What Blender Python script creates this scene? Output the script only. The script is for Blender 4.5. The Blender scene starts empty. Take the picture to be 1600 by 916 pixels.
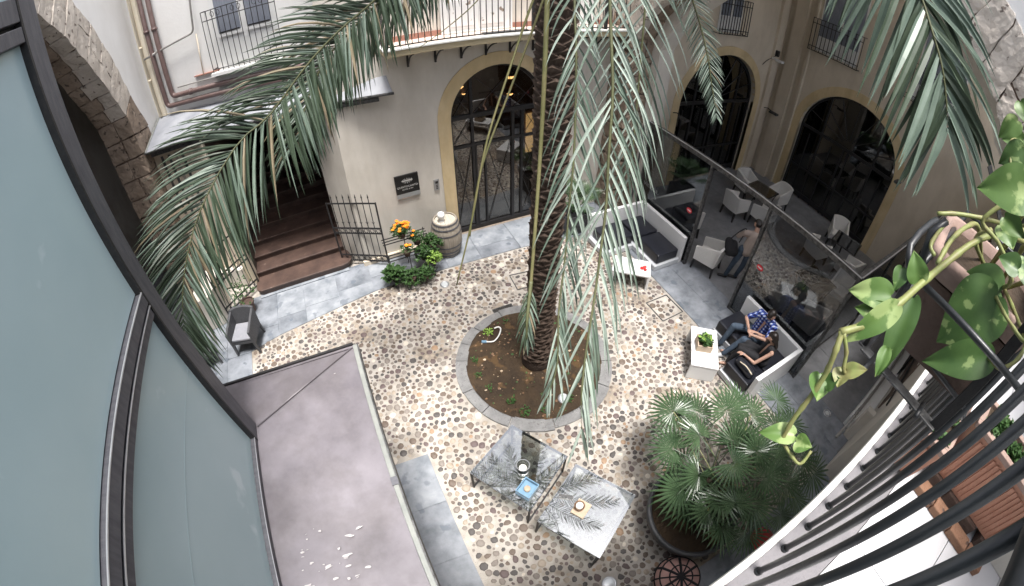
import bpy, bmesh, math, random
from mathutils import Vector as V3, Matrix, noise
C = bpy.context.scene.collection
sc = bpy.context.scene
R = math.radians
rnd = random.Random(11)

# ------------------------------------------------------------------ camera
cam = bpy.data.cameras.new('camera')
cam.type = 'PANO'
cam.panorama_type = 'FISHEYE_LENS_POLYNOMIAL'
cam.sensor_fit = 'HORIZONTAL'; cam.sensor_width = 36
cam.fisheye_fov = R(220)
cam.fisheye_polynomial_k0 = 0
cam.fisheye_polynomial_k1 = -1600/36/688
cam.fisheye_polynomial_k2 = 0
cam.fisheye_polynomial_k3 = 0
cam.fisheye_polynomial_k4 = 0
cam.clip_start = 0.02; cam.clip_end = 500
camo = bpy.data.objects.new('camera', cam); C.objects.link(camo); sc.camera = camo
camo.location = (0, 0, 6.5)
camo.rotation_euler = (R(90-44.6), 0, R(-24.7))

# ------------------------------------------------------------------ light
SUN_EL, SUN_AZ = 78.0, 176.0      # azimuth clockwise from +Y
w = bpy.data.worlds.new('World'); sc.world = w; w.use_nodes = True
nt = w.node_tree; bg = nt.nodes['Background']
sky = nt.nodes.new('ShaderNodeTexSky'); sky.sky_type = 'NISHITA'; sky.sun_disc = False
sky.sun_elevation = R(SUN_EL); sky.sun_rotation = R(SUN_AZ)
sky.air_density = 0.6; sky.dust_density = 3.5; sky.ozone_density = 0.6
hs = nt.nodes.new('ShaderNodeHueSaturation'); hs.inputs['Saturation'].default_value = .45
nt.links.new(sky.outputs[0], hs.inputs['Color']); nt.links.new(hs.outputs[0], bg.inputs[0]); bg.inputs[1].default_value = 0.135
sun = bpy.data.lights.new('sun', 'SUN'); sun.energy = 2.0; sun.angle = R(15); sun.color = (1.0, 0.965, 0.92)
suno = bpy.data.objects.new('sun', sun); C.objects.link(suno)
sd = V3((math.sin(R(SUN_AZ))*math.cos(R(SUN_EL)), math.cos(R(SUN_AZ))*math.cos(R(SUN_EL)), math.sin(R(SUN_EL))))
suno.rotation_euler = sd.to_track_quat('Z', 'Y').to_euler()
sc.view_settings.view_transform = 'Standard'; sc.view_settings.look = 'None'
sc.view_settings.gamma = 1; sc.view_settings.exposure = 1.68
sc.cycles.max_bounces = 8; sc.cycles.diffuse_bounces = 4; sc.cycles.transparent_max_bounces = 12

# ------------------------------------------------------------------ materials
def mat(name, col, rough=.7, col2=None, scale=6, mix=.5, metal=0, bump=0, bscale=40, alpha=1, spots=None, emit=0, stretch=None, spec=None, detail=4, coat=0, grime=0):
    m = bpy.data.materials.new(name); m.use_nodes = True
    t = m.node_tree; n = t.nodes; l = t.links
    p = n['Principled BSDF']
    p.inputs['Roughness'].default_value = rough; p.inputs['Metallic'].default_value = metal
    if spec is not None: p.inputs['Specular IOR Level'].default_value = spec
    if coat: p.inputs['Coat Weight'].default_value = coat
    c = n.new('ShaderNodeTexCoord'); src = c.outputs['Object']
    if stretch:
        mp = n.new('ShaderNodeMapping'); mp.inputs['Scale'].default_value = stretch
        l.new(src, mp.inputs['Vector']); src = mp.outputs[0]
    col = tuple(col)+(1,)
    p.inputs['Base Color'].default_value = col
    if col2:
        nz = n.new('ShaderNodeTexNoise'); nz.inputs['Scale'].default_value = scale; nz.inputs['Detail'].default_value = detail
        nz.inputs['Roughness'].default_value = .62
        l.new(src, nz.inputs['Vector'])
        cr = n.new('ShaderNodeValToRGB'); cr.color_ramp.elements[0].color = col; cr.color_ramp.elements[1].color = tuple(col2)+(1,)
        cr.color_ramp.elements[0].position = .5-mix/2*.6; cr.color_ramp.elements[1].position = .5+mix/2*.6
        l.new(nz.outputs[0], cr.inputs[0]); out = cr.outputs[0]
        if spots:
            n2 = n.new('ShaderNodeTexNoise'); n2.inputs['Scale'].default_value = spots[1]; n2.inputs['Detail'].default_value = 5
            l.new(src, n2.inputs['Vector'])
            r2 = n.new('ShaderNodeValToRGB'); r2.color_ramp.elements[0].position = spots[2]; r2.color_ramp.elements[1].position = spots[2]+.05
            l.new(n2.outputs[0], r2.inputs[0])
            mx = n.new('ShaderNodeMix'); mx.data_type = 'RGBA'
            l.new(r2.outputs[0], mx.inputs[0]); l.new(out, mx.inputs[6]); mx.inputs[7].default_value = tuple(spots[0])+(1,)
            out = mx.outputs[2]
        if grime:
            gm = n.new('ShaderNodeMapping'); gm.inputs['Scale'].default_value = (1.5,1.5,.45); l.new(c.outputs['Object'], gm.inputs['Vector'])
            g1 = n.new('ShaderNodeTexNoise'); g1.inputs['Scale'].default_value = 1.6; g1.inputs['Detail'].default_value = 9; g1.inputs['Roughness'].default_value = .7; l.new(gm.outputs[0], g1.inputs['Vector'])
            g2 = n.new('ShaderNodeTexNoise'); g2.inputs['Scale'].default_value = .7; g2.inputs['Detail'].default_value = 8; l.new(c.outputs['Object'], g2.inputs['Vector'])
            ga = n.new('ShaderNodeMath'); ga.operation = 'MULTIPLY'; l.new(g1.outputs[0], ga.inputs[0]); l.new(g2.outputs[0], ga.inputs[1])
            gr = n.new('ShaderNodeValToRGB'); gr.color_ramp.elements[0].position = .14; gr.color_ramp.elements[0].color = (1-grime,1-grime*1.05,1-grime*1.15,1); gr.color_ramp.elements[1].position = .30; gr.color_ramp.elements[1].color = (1,1,1,1)
            l.new(ga.outputs[0], gr.inputs[0])
            gx = n.new('ShaderNodeMix'); gx.data_type = 'RGBA'; gx.blend_type = 'MULTIPLY'; gx.inputs[0].default_value = 1; l.new(out, gx.inputs[6]); l.new(gr.outputs[0], gx.inputs[7]); out = gx.outputs[2]
        l.new(out, p.inputs['Base Color'])
    if bump:
        bz = n.new('ShaderNodeTexNoise'); bz.inputs['Scale'].default_value = bscale; bz.inputs['Detail'].default_value = 6
        l.new(src, bz.inputs['Vector'])
        bp = n.new('ShaderNodeBump'); bp.inputs['Strength'].default_value = bump; bp.inputs['Distance'].default_value = .02
        l.new(bz.outputs[0], bp.inputs['Height']); l.new(bp.outputs[0], p.inputs['Normal'])
    if emit:
        p.inputs['Emission Color'].default_value = col; p.inputs['Emission Strength'].default_value = emit
    return m
def glass(name, tint, rough=.02, amt=.75, spec_col=(1,1,1), k=1.3):
    "thin architectural glass: tinted see-through plus mirror-like reflection"
    m = bpy.data.materials.new(name); m.use_nodes = True
    t = m.node_tree; n = t.nodes; l = t.links; n.clear()
    o = n.new('ShaderNodeOutputMaterial'); tr = n.new('ShaderNodeBsdfTransparent'); tr.inputs[0].default_value = tuple(tint)+(1,)
    g = n.new('ShaderNodeBsdfGlossy'); g.inputs['Roughness'].default_value = rough; g.inputs[0].default_value = spec_col+(1,)
    f = n.new('ShaderNodeFresnel'); f.inputs[0].default_value = 1.5
    mu = n.new('ShaderNodeMath'); mu.operation = 'MULTIPLY_ADD'; mu.inputs[1].default_value = k; mu.inputs[2].default_value = 1-amt
    mu.use_clamp = True
    mx = n.new('ShaderNodeMixShader')
    l.new(f.outputs[0], mu.inputs[0]); l.new(mu.outputs[0], mx.inputs[0]); l.new(tr.outputs[0], mx.inputs[1]); l.new(g.outputs[0], mx.inputs[2]); l.new(mx.outputs[0], o.inputs[0])
    return m
M = {}
M['plaster'] = mat('plaster', (.60,.56,.50), .9, (.68,.645,.585), 1.2, 1, bump=.25, bscale=25, grime=.16)
M['plaster_white'] = mat('plaster_white', (.80,.80,.79), .9, (.74,.73,.71), .8, 1, bump=.2, bscale=20, grime=.06)
M['plaster_cream'] = mat('plaster_cream', (.78,.71,.57), .9, (.72,.66,.54), 1.5, 1, bump=.2, grime=.15)
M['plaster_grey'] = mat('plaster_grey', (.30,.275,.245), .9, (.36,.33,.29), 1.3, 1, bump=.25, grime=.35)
M['plaster_cafe'] = mat('plaster_cafe', (.62,.54,.43), .9, (.69,.61,.50), 1.3, 1, bump=.25, grime=.16)
M['yellow'] = mat('yellow_render', (.62,.48,.27), .9, (.70,.57,.36), 3, 1, bump=.2, grime=.22)
M['ochre_edge'] = mat('ochre_edge', (.60,.50,.31), .85, (.50,.43,.30), 3, 1, bump=.2, spots=((.25,.22,.17), 2.2, .64))
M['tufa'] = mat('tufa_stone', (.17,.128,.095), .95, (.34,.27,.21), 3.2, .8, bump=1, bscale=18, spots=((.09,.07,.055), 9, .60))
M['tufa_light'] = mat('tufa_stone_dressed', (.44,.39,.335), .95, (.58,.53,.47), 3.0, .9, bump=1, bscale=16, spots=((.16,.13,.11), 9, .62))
M['rubble'] = mat('exposed_rubble', (.09,.06,.045), 1, (.19,.14,.105), 8, .8, bump=1, bscale=25, spots=((.05,.035,.03), 14, .58))
M['mortar'] = mat('mortar', (.36,.33,.295), .95, (.50,.47,.43), 2.4, .8, bump=.6, bscale=60, spots=((.30,.26,.215), 1.1, .58), grime=.25)
M['marble'] = mat('grey_marble', (.115,.13,.15), .5, (.29,.31,.345), 2.3, .6, bump=.15, bscale=14, spots=((.13,.15,.18), 3.5, .60), detail=8)
M['marble2'] = mat('grey_marble_pale', (.16,.18,.205), .5, (.33,.35,.38), 2.7, .6, bump=.15, bscale=14, spots=((.17,.19,.22), 3.4, .60), detail=8)
M['slate'] = mat('dark_paving', (.14,.145,.155), .42, (.25,.255,.27), 3.4, .8, bump=.2, bscale=12, spots=((.30,.31,.33), 8, .68), detail=8)
M['kerb'] = mat('kerb_stone', (.16,.16,.162), .8, (.27,.27,.268), 6, .9, bump=.8, bscale=50, spots=((.15,.15,.15), 22, .60))
M['soil'] = mat('soil', (.022,.015,.010), 1, (.060,.038,.020), 3.0, .8, bump=1, bscale=22, spots=((.085,.05,.022), 3.2, .60))
M['stair'] = mat('red_brown_stone', (.045,.028,.024), .5, (.105,.066,.052), 3.5, .8, bump=.2, bscale=16, spots=((.16,.12,.10), 7, .70))
M['iron'] = mat('black_iron', (.018,.018,.02), .5, (.035,.033,.033), 20, .8, metal=.3, bump=.15, bscale=60)
M['iron_worn'] = mat('worn_iron', (.03,.03,.032), .5, (.13,.13,.13), 14, .5, metal=.4, bump=.3, bscale=50)
M['rail'] = mat('painted_rail', (.013,.015,.017), .38, (.022,.024,.027), 10, .8, bump=.06, bscale=90)
M['frame'] = mat('steel_frame', (.085,.085,.098), .5, (.14,.14,.155), 5, .7, metal=.3, bump=.15, bscale=30, stretch=(1,6,1))
M['frame_edge'] = mat('bright_steel_edge', (.62,.63,.65), .35, (.45,.46,.48), 9, .9, metal=.6)
M['frost'] = mat('frosted_glass', (.38,.505,.54), .20, (.47,.595,.625), .5, .9, spots=((.55,.66,.69), 1.9, .645), bump=.02, bscale=120, spec=.5)
M['roofmetal'] = mat('purple_grey_sheet', (.11,.10,.113), .40, (.225,.208,.228), 1.1, .62, metal=.1, bump=.1, bscale=5, detail=9, grime=.3)
M['frost_line'] = mat('glass_line', (.36,.47,.50), .4)
M['brick'] = mat('brown_brick', (.17,.085,.05), .85, (.26,.145,.09), 9, .8, bump=.5, bscale=50, spots=((.08,.05,.04), 14, .6))
M['roofmetal_dark'] = mat('dark_purple_sheet', (.095,.082,.097), .40, (.20,.18,.20), 1.4, .62, metal=.1, bump=.1, bscale=5, spots=((.15,.105,.115), 2.6, .62), detail=9, grime=.3)
M['zinc'] = mat('zinc_flashing', (.27,.28,.26), .6, (.19,.20,.19), 6, .8, metal=.1)
M['canopy'] = mat('slate_sheet', (.16,.17,.195), .6, (.28,.29,.315), 1.6, .8, metal=.0, bump=.08, bscale=6, spots=((.42,.40,.35), 2.5, .68))
M['dropping'] = mat('dried_white_splash', (.42,.40,.40), .8)
M['pipe'] = mat('brown_pipe', (.085,.052,.047), .45, (.125,.082,.075), 6, .8)
M['creampipe'] = mat('cream_pipe', (.68,.60,.46), .5)
M['greypipe'] = mat('grey_pipe', (.33,.32,.30), .5, (.25,.24,.23), 9, .8, metal=.2)
M['white_paint'] = mat('white_paint', (.78,.78,.77), .5, (.70,.70,.69), 3, .8)
M['peeling'] = mat('peeling_white_paint', (.78,.78,.78), .6, (.72,.71,.70), 2, .8, spots=((.28,.22,.18), 6, .60))
M['curtain'] = mat('grey_blue_curtain', (.16,.18,.22), .9, (.26,.28,.33), 9, .8, stretch=(6,6,.6))
M['terracotta'] = mat('terracotta', (.40,.19,.125), .8, (.50,.27,.19), 5, .8, bump=.3, bscale=40)
M['terracotta_old'] = mat('weathered_terracotta', (.075,.048,.038), .9, (.15,.10,.08), 6, .8, bump=.5, bscale=30)
M['terracotta_rim'] = mat('pale_terracotta_rim', (.23,.155,.13), .85, (.31,.225,.19), 6, .8, bump=.3, bscale=30)
M['redtile'] = mat('red_brown_tile', (.27,.125,.09), .7, (.36,.19,.145), 6, .8)
M['pinkfloor'] = mat('pink_cream_tile', (.62,.52,.45), .7, (.56,.45,.39), 8, .8)
M['balc_tile'] = mat('white_balcony_tile', (.60,.60,.615), .5, (.53,.53,.55), 3, .9, bump=.1, bscale=20)
M['balc_edge'] = mat('grey_balcony_edge', (.15,.145,.155), .8, (.21,.20,.21), 10, .8, bump=.3, bscale=50)
M['white_edge'] = mat('white_marble_edge', (.74,.74,.71), .6, (.62,.62,.58), 6, .8)
M['barrel_wood'] = mat('grey_oak', (.27,.235,.19), .8, (.40,.36,.30), 6, .8, bump=.4, bscale=30, stretch=(4,4,.6))
M['barrel_head'] = mat('pale_oak', (.42,.39,.32), .8, (.54,.50,.43), 5, .8, bump=.3)
M['hoop'] = mat('grey_hoop', (.10,.10,.11), .5, (.17,.17,.18), 12, .8, metal=.5)
M['wicker_dark'] = mat('dark_grey_rattan', (.06,.062,.068), .6, (.09,.092,.10), 40, .8, bump=.8, bscale=120)
M['wicker_white'] = mat('white_rattan', (.80,.79,.76), .7, (.72,.70,.67), 40, .8, bump=.8, bscale=120)
M['cushion_grey'] = mat('grey_cushion', (.21,.215,.24), .9, (.27,.275,.30), 10, .8, bump=.3, bscale=200)
M['plastic_white'] = mat('white_moulded_plastic', (.78,.79,.80), .35, (.74,.75,.76), 2, .8)
M['plastic_grey'] = mat('greyed_white_plastic', (.50,.52,.55), .4, (.56,.58,.61), 2, .8)
M['black_leather'] = mat('black_leatherette', (.012,.013,.018), .28, (.02,.022,.03), 6, .8, bump=.15, bscale=12)
M['tabletop_dark'] = mat('dark_table_lattice', (.03,.028,.027), .4)
M['glass'] = glass('clear_glass', (.82,.88,.86), amt=.93)
M['glass_top'] = glass('table_glass', (.74,.78,.78), amt=.80)
M['glass_screen'] = glass('smoked_screen_glass', (.60,.62,.64), amt=1.0, k=.9)
M['glass_door'] = glass('door_glass', (.36,.34,.30), amt=.95)
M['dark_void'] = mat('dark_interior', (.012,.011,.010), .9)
M['interior_wall'] = mat('brown_interior_wall', (.20,.135,.085), .9, (.30,.215,.145), 3, .8)
M['interior_floor'] = mat('brown_interior_floor', (.20,.155,.115), .6, (.38,.31,.25), 6, .9, spots=((.10,.07,.055), 8, .58))
M['mat_dark'] = mat('dark_doormat', (.05,.047,.043), 1, (.075,.07,.066), 30, .8)
M['paper'] = mat('white_paper', (.75,.76,.78), .8)
M['brownwood'] = mat('brown_wood', (.16,.09,.05), .6, (.24,.14,.08), 5, .8, stretch=(1,8,1))
M['palewood'] = mat('pale_wood', (.46,.35,.25), .7, (.55,.44,.33), 6, .8, stretch=(1,8,1))
M['lamp_glow'] = mat('lit_lamp_glass', (1,.62,.28), .5, emit=5)
M['wax'] = mat('white_wax', (.80,.78,.72), .5)
M['bluebox'] = mat('blue_glass_paint', (.12,.24,.36), .35, (.20,.33,.45), 8, .8)
M['trunk'] = mat('palm_bark', (.028,.018,.014), 1, (.075,.050,.037), 7, .8, bump=1, bscale=30)
M['scar'] = mat('leaf_base_fibre', (.042,.028,.021), .95, (.125,.088,.066), 9, .9, bump=.8, bscale=40)
def leafmat(name, a, b, rough=.38, scale=4, trans=.0, spots=None, stretch=None):
    m = mat(name, a, rough, b, scale, .8, spots=spots, stretch=stretch, spec=.38)
    return m
M['frond'] = leafmat('palm_leaflet', (.028,.044,.026), (.062,.088,.056), .42)
M['frond_pale'] = leafmat('palm_leaflet_glaucous', (.090,.130,.098), (.16,.205,.165), .42)
M['frond_white'] = leafmat('palm_leaflet_whitish', (.23,.285,.24), (.34,.395,.345), .45)  # whitish green leaflets for the hanging fronds
M['frond_dry'] = leafmat('palm_leaflet_dry', (.30,.24,.17), (.16,.14,.08), .6)
M['rachis'] = leafmat('palm_midrib', (.060,.065,.030), (.11,.115,.055), .5)
M['stalk'] = leafmat('palm_flower_stalk', (.075,.085,.030), (.16,.14,.065), .5)
M['fan'] = leafmat('fan_palm_leaf', (.024,.050,.022), (.075,.125,.060), .30)
M['pothos'] = leafmat('variegated_leaf', (.050,.105,.024), (.095,.165,.040), .45, 14, spots=((.22,.29,.11), 20, .53))
M['pothos_dark'] = leafmat('green_leaf', (.030,.070,.018), (.060,.115,.030), .45, 14, spots=((.17,.24,.09), 30, .62))
M['vine'] = leafmat('vine_stem', (.20,.25,.08), (.17,.145,.065), .5, 40)
M['herb'] = leafmat('small_green_leaf', (.028,.068,.022), (.07,.14,.04), .5, 30)
M['lime'] = leafmat('lime_green_leaf', (.20,.34,.06), (.32,.46,.12), .45, 30)
M['orange'] = mat('orange_petal', (.80,.22,.015), .6, (.85,.34,.02), 30, .8)
M['redpetal'] = mat('red_petal', (.55,.02,.02), .6)
M['skin'] = mat('skin', (.42,.255,.19), .55, (.48,.30,.23), 12, .8)
M['hair'] = mat('dark_hair', (.008,.006,.005), .45, (.018,.012,.010), 40, .8, stretch=(1,1,6))
M['denim'] = mat('blue_denim', (.035,.055,.085), .85, (.075,.105,.15), 9, .8, bump=.3, bscale=90)
M['blackcloth'] = mat('black_cloth', (.010,.010,.012), .85, (.018,.018,.022), 8, .8)
M['beigecloth'] = mat('beige_cloth', (.33,.27,.24), .85, (.40,.33,.29), 8, .8)
M['shoe_white'] = mat('white_trainer', (.60,.62,.64), .6)
M['shoe_black'] = mat('black_shoe', (.01,.01,.012), .3)
M['grey_planter'] = mat('grey_slatted_planter', (.07,.073,.08), .6, (.10,.103,.11), 12, .8)
M['pot_grey'] = mat('charcoal_pot', (.040,.041,.045), .5, (.060,.061,.066), 5, .8, bump=.1)
M['lens'] = mat('uplight_lens', (.55,.58,.60), .2, metal=.2)
M['steel'] = mat('brushed_steel', (.45,.46,.48), .35, metal=.8)
M['signblack'] = mat('black_sign_plate', (.012,.012,.013), .25)
M['signgrey'] = mat('grey_sign_band', (.30,.31,.31), .4)
M['signwhite'] = mat('white_sign_print', (.70,.70,.68), .6)
M['blueposter'] = mat('blue_poster', (.03,.08,.22), .4, (.16,.28,.42), 5, .9)
M['redreflection'] = mat('red_reflection', (.70,.03,.05), .4)
# plaid shirt: crossing bands of navy and blue with thin white lines
pm = mat('blue_plaid', (.03,.05,.25), .85); t_ = pm.node_tree
tc_ = t_.nodes.new('ShaderNodeTexCoord'); sp_ = t_.nodes.new('ShaderNodeSeparateXYZ'); t_.links.new(tc_.outputs['Object'], sp_.inputs[0])
def band(sock, f, thr):
    a = t_.nodes.new('ShaderNodeMath'); a.operation = 'MULTIPLY'; a.inputs[1].default_value = f; t_.links.new(sock, a.inputs[0])
    b = t_.nodes.new('ShaderNodeMath'); b.operation = 'FRACT'; t_.links.new(a.outputs[0], b.inputs[0])
    c = t_.nodes.new('ShaderNodeMath'); c.operation = 'LESS_THAN'; c.inputs[1].default_value = thr; t_.links.new(b.outputs[0], c.inputs[0])
    return c.outputs[0]
ad_ = t_.nodes.new('ShaderNodeMath'); ad_.operation = 'ADD'; t_.links.new(sp_.outputs[0], ad_.inputs[0]); t_.links.new(sp_.outputs[1], ad_.inputs[1])
b1 = band(ad_.outputs[0], 13, .42); b2 = band(sp_.outputs[2], 13, .42)
s_ = t_.nodes.new('ShaderNodeMath'); s_.operation = 'ADD'; t_.links.new(b1, s_.inputs[0]); t_.links.new(b2, s_.inputs[1])
h_ = t_.nodes.new('ShaderNodeMath'); h_.operation = 'MULTIPLY'; h_.inputs[1].default_value = .5; t_.links.new(s_.outputs[0], h_.inputs[0])
rp_ = t_.nodes.new('ShaderNodeValToRGB'); rp_.color_ramp.interpolation = 'CONSTANT'
rp_.color_ramp.elements[0].color = (.012,.02,.11,1); rp_.color_ramp.elements[1].position = .9; rp_.color_ramp.elements[1].color = (.55,.62,.75,1)
e_ = rp_.color_ramp.elements.new(.4); e_.color = (.06,.11,.42,1)
t_.links.new(h_.outputs[0], rp_.inputs[0]); t_.links.new(rp_.outputs[0], t_.nodes['Principled BSDF'].inputs['Base Color'])
M['plaid'] = pm
COB = [mat('cobble_'+n, a, .55, b, 14, .8, bump=.25, bscale=60) for n, a, b in (
    ('charcoal', (.050,.044,.042), (.11,.10,.095)), ('brown', (.10,.075,.058), (.17,.13,.105)),
    ('taupe', (.17,.145,.125), (.25,.22,.195)), ('tan', (.27,.222,.17), (.38,.325,.265)),
    ('ochre', (.27,.175,.11), (.35,.24,.155)), ('cream', (.55,.49,.41), (.64,.59,.52)),
    ('plum', (.085,.062,.062), (.15,.11,.105)))]

# ------------------------------------------------------------------ mesh helpers
ORG = {}
class MB:
    def __init__(s): s.v = []; s.f = []; s.m = []
    def add(s, vs, fs, mi=0):
        o = len(s.v); s.v += [tuple(v) for v in vs]; s.f += [tuple(i+o for i in f) for f in fs]; s.m += [mi]*len(fs); return s
    def hexa(s, c, mi=0):    # 8 corners: bottom 0-3 ccw, top 4-7
        return s.add(c, [(0,3,2,1),(4,5,6,7),(0,1,5,4),(1,2,6,5),(2,3,7,6),(3,0,4,7)], mi)
    def box(s, x0, x1, y0, y1, z0, z1, mi=0):
        return s.hexa([(x0,y0,z0),(x1,y0,z0),(x1,y1,z0),(x0,y1,z0),(x0,y0,z1),(x1,y0,z1),(x1,y1,z1),(x0,y1,z1)], mi)
    def rbox(s, c, sz, rot=0, mi=0, tilt=None):
        mt = Matrix.Rotation(rot, 3, 'Z')
        if tilt: mt = mt @ Matrix.Rotation(tilt[0], 3, tilt[1])
        a, b, h = sz[0]/2, sz[1]/2, sz[2]/2
        return s.hexa([mt @ V3(p) + V3(c) for p in [(-a,-b,-h),(a,-b,-h),(a,b,-h),(-a,b,-h),(-a,-b,h),(a,-b,h),(a,b,h),(-a,b,h)]], mi)
    def tube(s, pts, r, n=8, mi=0, cap=True, flat=1):
        pts = [V3(p) for p in pts]; k = len(pts)
        rs = r if isinstance(r, (list, tuple)) else [r]*k
        rings = []; up = None
        for i, p in enumerate(pts):
            t = (pts[min(i+1,k-1)]-pts[max(i-1,0)]).normalized()
            if up is None:
                up = V3((0,0,1)) if abs(t.z) < .9 else V3((1,0,0))
            a = t.cross(up).normalized(); up = a.cross(t).normalized(); b = up
            rings.append([p+(a*math.cos(2*math.pi*j/n)+b*math.sin(2*math.pi*j/n)*flat)*rs[i] for j in range(n)])
        vs = [q for rg in rings for q in rg]
        fs = [(i*n+j, i*n+(j+1)%n, (i+1)*n+(j+1)%n, (i+1)*n+j) for i in range(k-1) for j in range(n)]
        if cap: fs += [tuple(range(n))[::-1], tuple((k-1)*n+j for j in range(n))]
        return s.add(vs, fs, mi)
    def lathe(s, prof, c=(0,0,0), n=24, mi=0, sx=1, sy=1):
        vs = [(c[0]+r*math.cos(2*math.pi*j/n)*sx, c[1]+r*math.sin(2*math.pi*j/n)*sy, c[2]+z) for r, z in prof for j in range(n)]
        k = len(prof)
        fs = [(i*n+j, i*n+(j+1)%n, (i+1)*n+(j+1)%n, (i+1)*n+j) for i in range(k-1) for j in range(n)]
        return s.add(vs, fs, mi)
    def prism(s, poly, z0, z1, mi=0):
        n = len(poly)
        z0f = z0 if callable(z0) else (lambda x, y: z0); z1f = z1 if callable(z1) else (lambda x, y: z1)
        vs = [(x,y,z0f(x,y)) for x,y in poly]+[(x,y,z1f(x,y)) for x,y in poly]
        fs = [tuple(range(n))[::-1], tuple(range(n,2*n))]+[(i,(i+1)%n,n+(i+1)%n,n+i) for i in range(n)]
        return s.add(vs, fs, mi)
    def ball(s, c, r, n=8, mi=0, sq=(1,1,1)):
        vs = []; k = n//2+1
        for i in range(1, k):
            a = math.pi*i/k
            for j in range(n):
                b = 2*math.pi*j/n
                vs.append((c[0]+r*sq[0]*math.sin(a)*math.cos(b), c[1]+r*sq[1]*math.sin(a)*math.sin(b), c[2]+r*sq[2]*math.cos(a)))
        m_ = len(vs); vs += [(c[0],c[1],c[2]+r*sq[2]), (c[0],c[1],c[2]-r*sq[2])]
        fs = [(i*n+j,(i+1)*n+j,(i+1)*n+(j+1)%n,i*n+(j+1)%n) for i in range(k-2) for j in range(n)]
        fs += [(m_, j, (j+1)%n) for j in range(n)]+[(m_+1,(k-2)*n+(j+1)%n,(k-2)*n+j) for j in range(n)]
        return s.add(vs, fs, mi)
    def mesh(s, name, mats, smooth=False, o=(0,0,0)):
        me = bpy.data.meshes.new(name)
        me.from_pydata([(x-o[0],y-o[1],z-o[2]) for x,y,z in s.v], [], s.f)
        for m_ in (mats if isinstance(mats, (list, tuple)) else [mats]): me.materials.append(M[m_] if isinstance(m_, str) else m_)
        if len(me.materials) > 1: me.polygons.foreach_set('material_index', s.m)
        if smooth: me.polygons.foreach_set('use_smooth', [True]*len(me.polygons))
        me.update()
        return me
    def build(s, name, mats, parent=None, smooth=False, bevel=0, label=None, org=None, sub=0):
        o = ORG.get(parent.name, (0,0,0)) if parent else (org or (0,0,0))
        ob = bpy.data.objects.new(name, s.mesh(name, mats, smooth, o)); C.objects.link(ob)
        if parent:
            ob.parent = parent
        else: ob.location = o
        ORG[ob.name] = o
        if bevel:
            b = ob.modifiers.new('bevel', 'BEVEL'); b.width = bevel; b.segments = 2; b.limit_method = 'ANGLE'; b.angle_limit = R(40)
        if sub:
            b = ob.modifiers.new('sub', 'SUBSURF'); b.levels = sub; b.render_levels = sub
        if label: ob['label'] = label
        return ob
def tag(o, label, cat, group=None):
    o['label'] = label; o['category'] = cat
    if group: o['group'] = group
    return o
def thing(name, label, cat, loc=(0,0,0), group=None):
    o = bpy.data.objects.new(name, None); C.objects.link(o); o.location = loc; ORG[o.name] = tuple(loc)
    o.empty_display_size = .1
    return tag(o, label, cat, group)
def struct(ob): ob['kind'] = 'structure'; return ob
def stuff(ob): ob['kind'] = 'stuff'; return ob
def dup(root, loc, rz=0, label=None, scale=None):
    r = root.copy(); C.objects.link(r); r.location = loc; r.rotation_euler = (0,0,rz)
    if scale: r.scale = scale
    if label: r['label'] = label
    for ch in list(root.children):
        c = ch.copy(); C.objects.link(c); c.parent = r
        for g in ch.children:
            d = g.copy(); C.objects.link(d); d.parent = c
    return r
def bez(pts, n):
    "Catmull-Rom through pts, n samples"
    P = [V3(p) for p in pts]; P = [P[0]*2-P[1]]+P+[P[-1]*2-P[-2]]
    out = []; k = len(P)-3
    for i in range(n):
        t = i/(n-1)*k; j = min(int(t), k-1); u = t-j
        a, b, c, d = P[j:j+4]
        out.append(.5*((2*b)+(c-a)*u+(2*a-5*b+4*c-d)*u*u+(3*b-a-3*c+d)*u**3))
    return out
def rough_block(mb, c8, amp=.012, n=3, mi=0, seed=0):
    "hexahedron whose faces are subdivided and roughened"
    c = [V3(p) for p in c8]; fs = [(0,3,2,1),(4,5,6,7),(0,1,5,4),(1,2,6,5),(2,3,7,6),(3,0,4,7)]
    cen = sum(c, V3())/8
    for f in fs:
        a, b, d, e = [c[i] for i in f]
        vs = []
        for i in range(n+1):
            for j in range(n+1):
                u, v_ = i/n, j/n
                p = (a*(1-u)*(1-v_)+b*u*(1-v_)+d*u*v_+e*(1-u)*v_)
                q = noise.noise_vector(p*4.1+V3((seed,0,0)))*amp+noise.noise_vector(p*13)*amp*.7
                r = (cen-p)*(.03 if (i in (0,n) or j in (0,n)) else 0)
                vs.append(p+q+r)
        mb.add(vs, [(i*(n+1)+j,(i+1)*(n+1)+j,(i+1)*(n+1)+j+1,i*(n+1)+j+1) for i in range(n) for j in range(n)], mi)
    return mb
def mapped_wall(mb, mp, a0, a1, z0, z1, thick, opening=None, mi=0):
    "wall in (a, depth, z); opening = list of (a, ztop) from left to right, bottom at z0"
    def hx(p, q, bl, bh, zt):
        mb.hexa([mp(p,0,bl),mp(q,0,bh),mp(q,thick,bh),mp(p,thick,bl),mp(p,0,zt),mp(q,0,zt),mp(q,thick,zt),mp(p,thick,zt)], mi)
    if not opening: hx(a0, a1, z0, z0, z1); return mb
    hx(a0, opening[0][0], z0, z0, z1); hx(opening[-1][0], a1, z0, z0, z1)
    for (p, zp), (q, zq) in zip(opening, opening[1:]): hx(p, q, zp, zq, z1)
    return mb
def arch_curve(c, hw, zs, rise, n=16, pw=2):
    return [(c-hw*math.cos(math.pi*i/n), zs+rise*math.sin(math.pi*i/n)) for i in range(n+1)]
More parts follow.
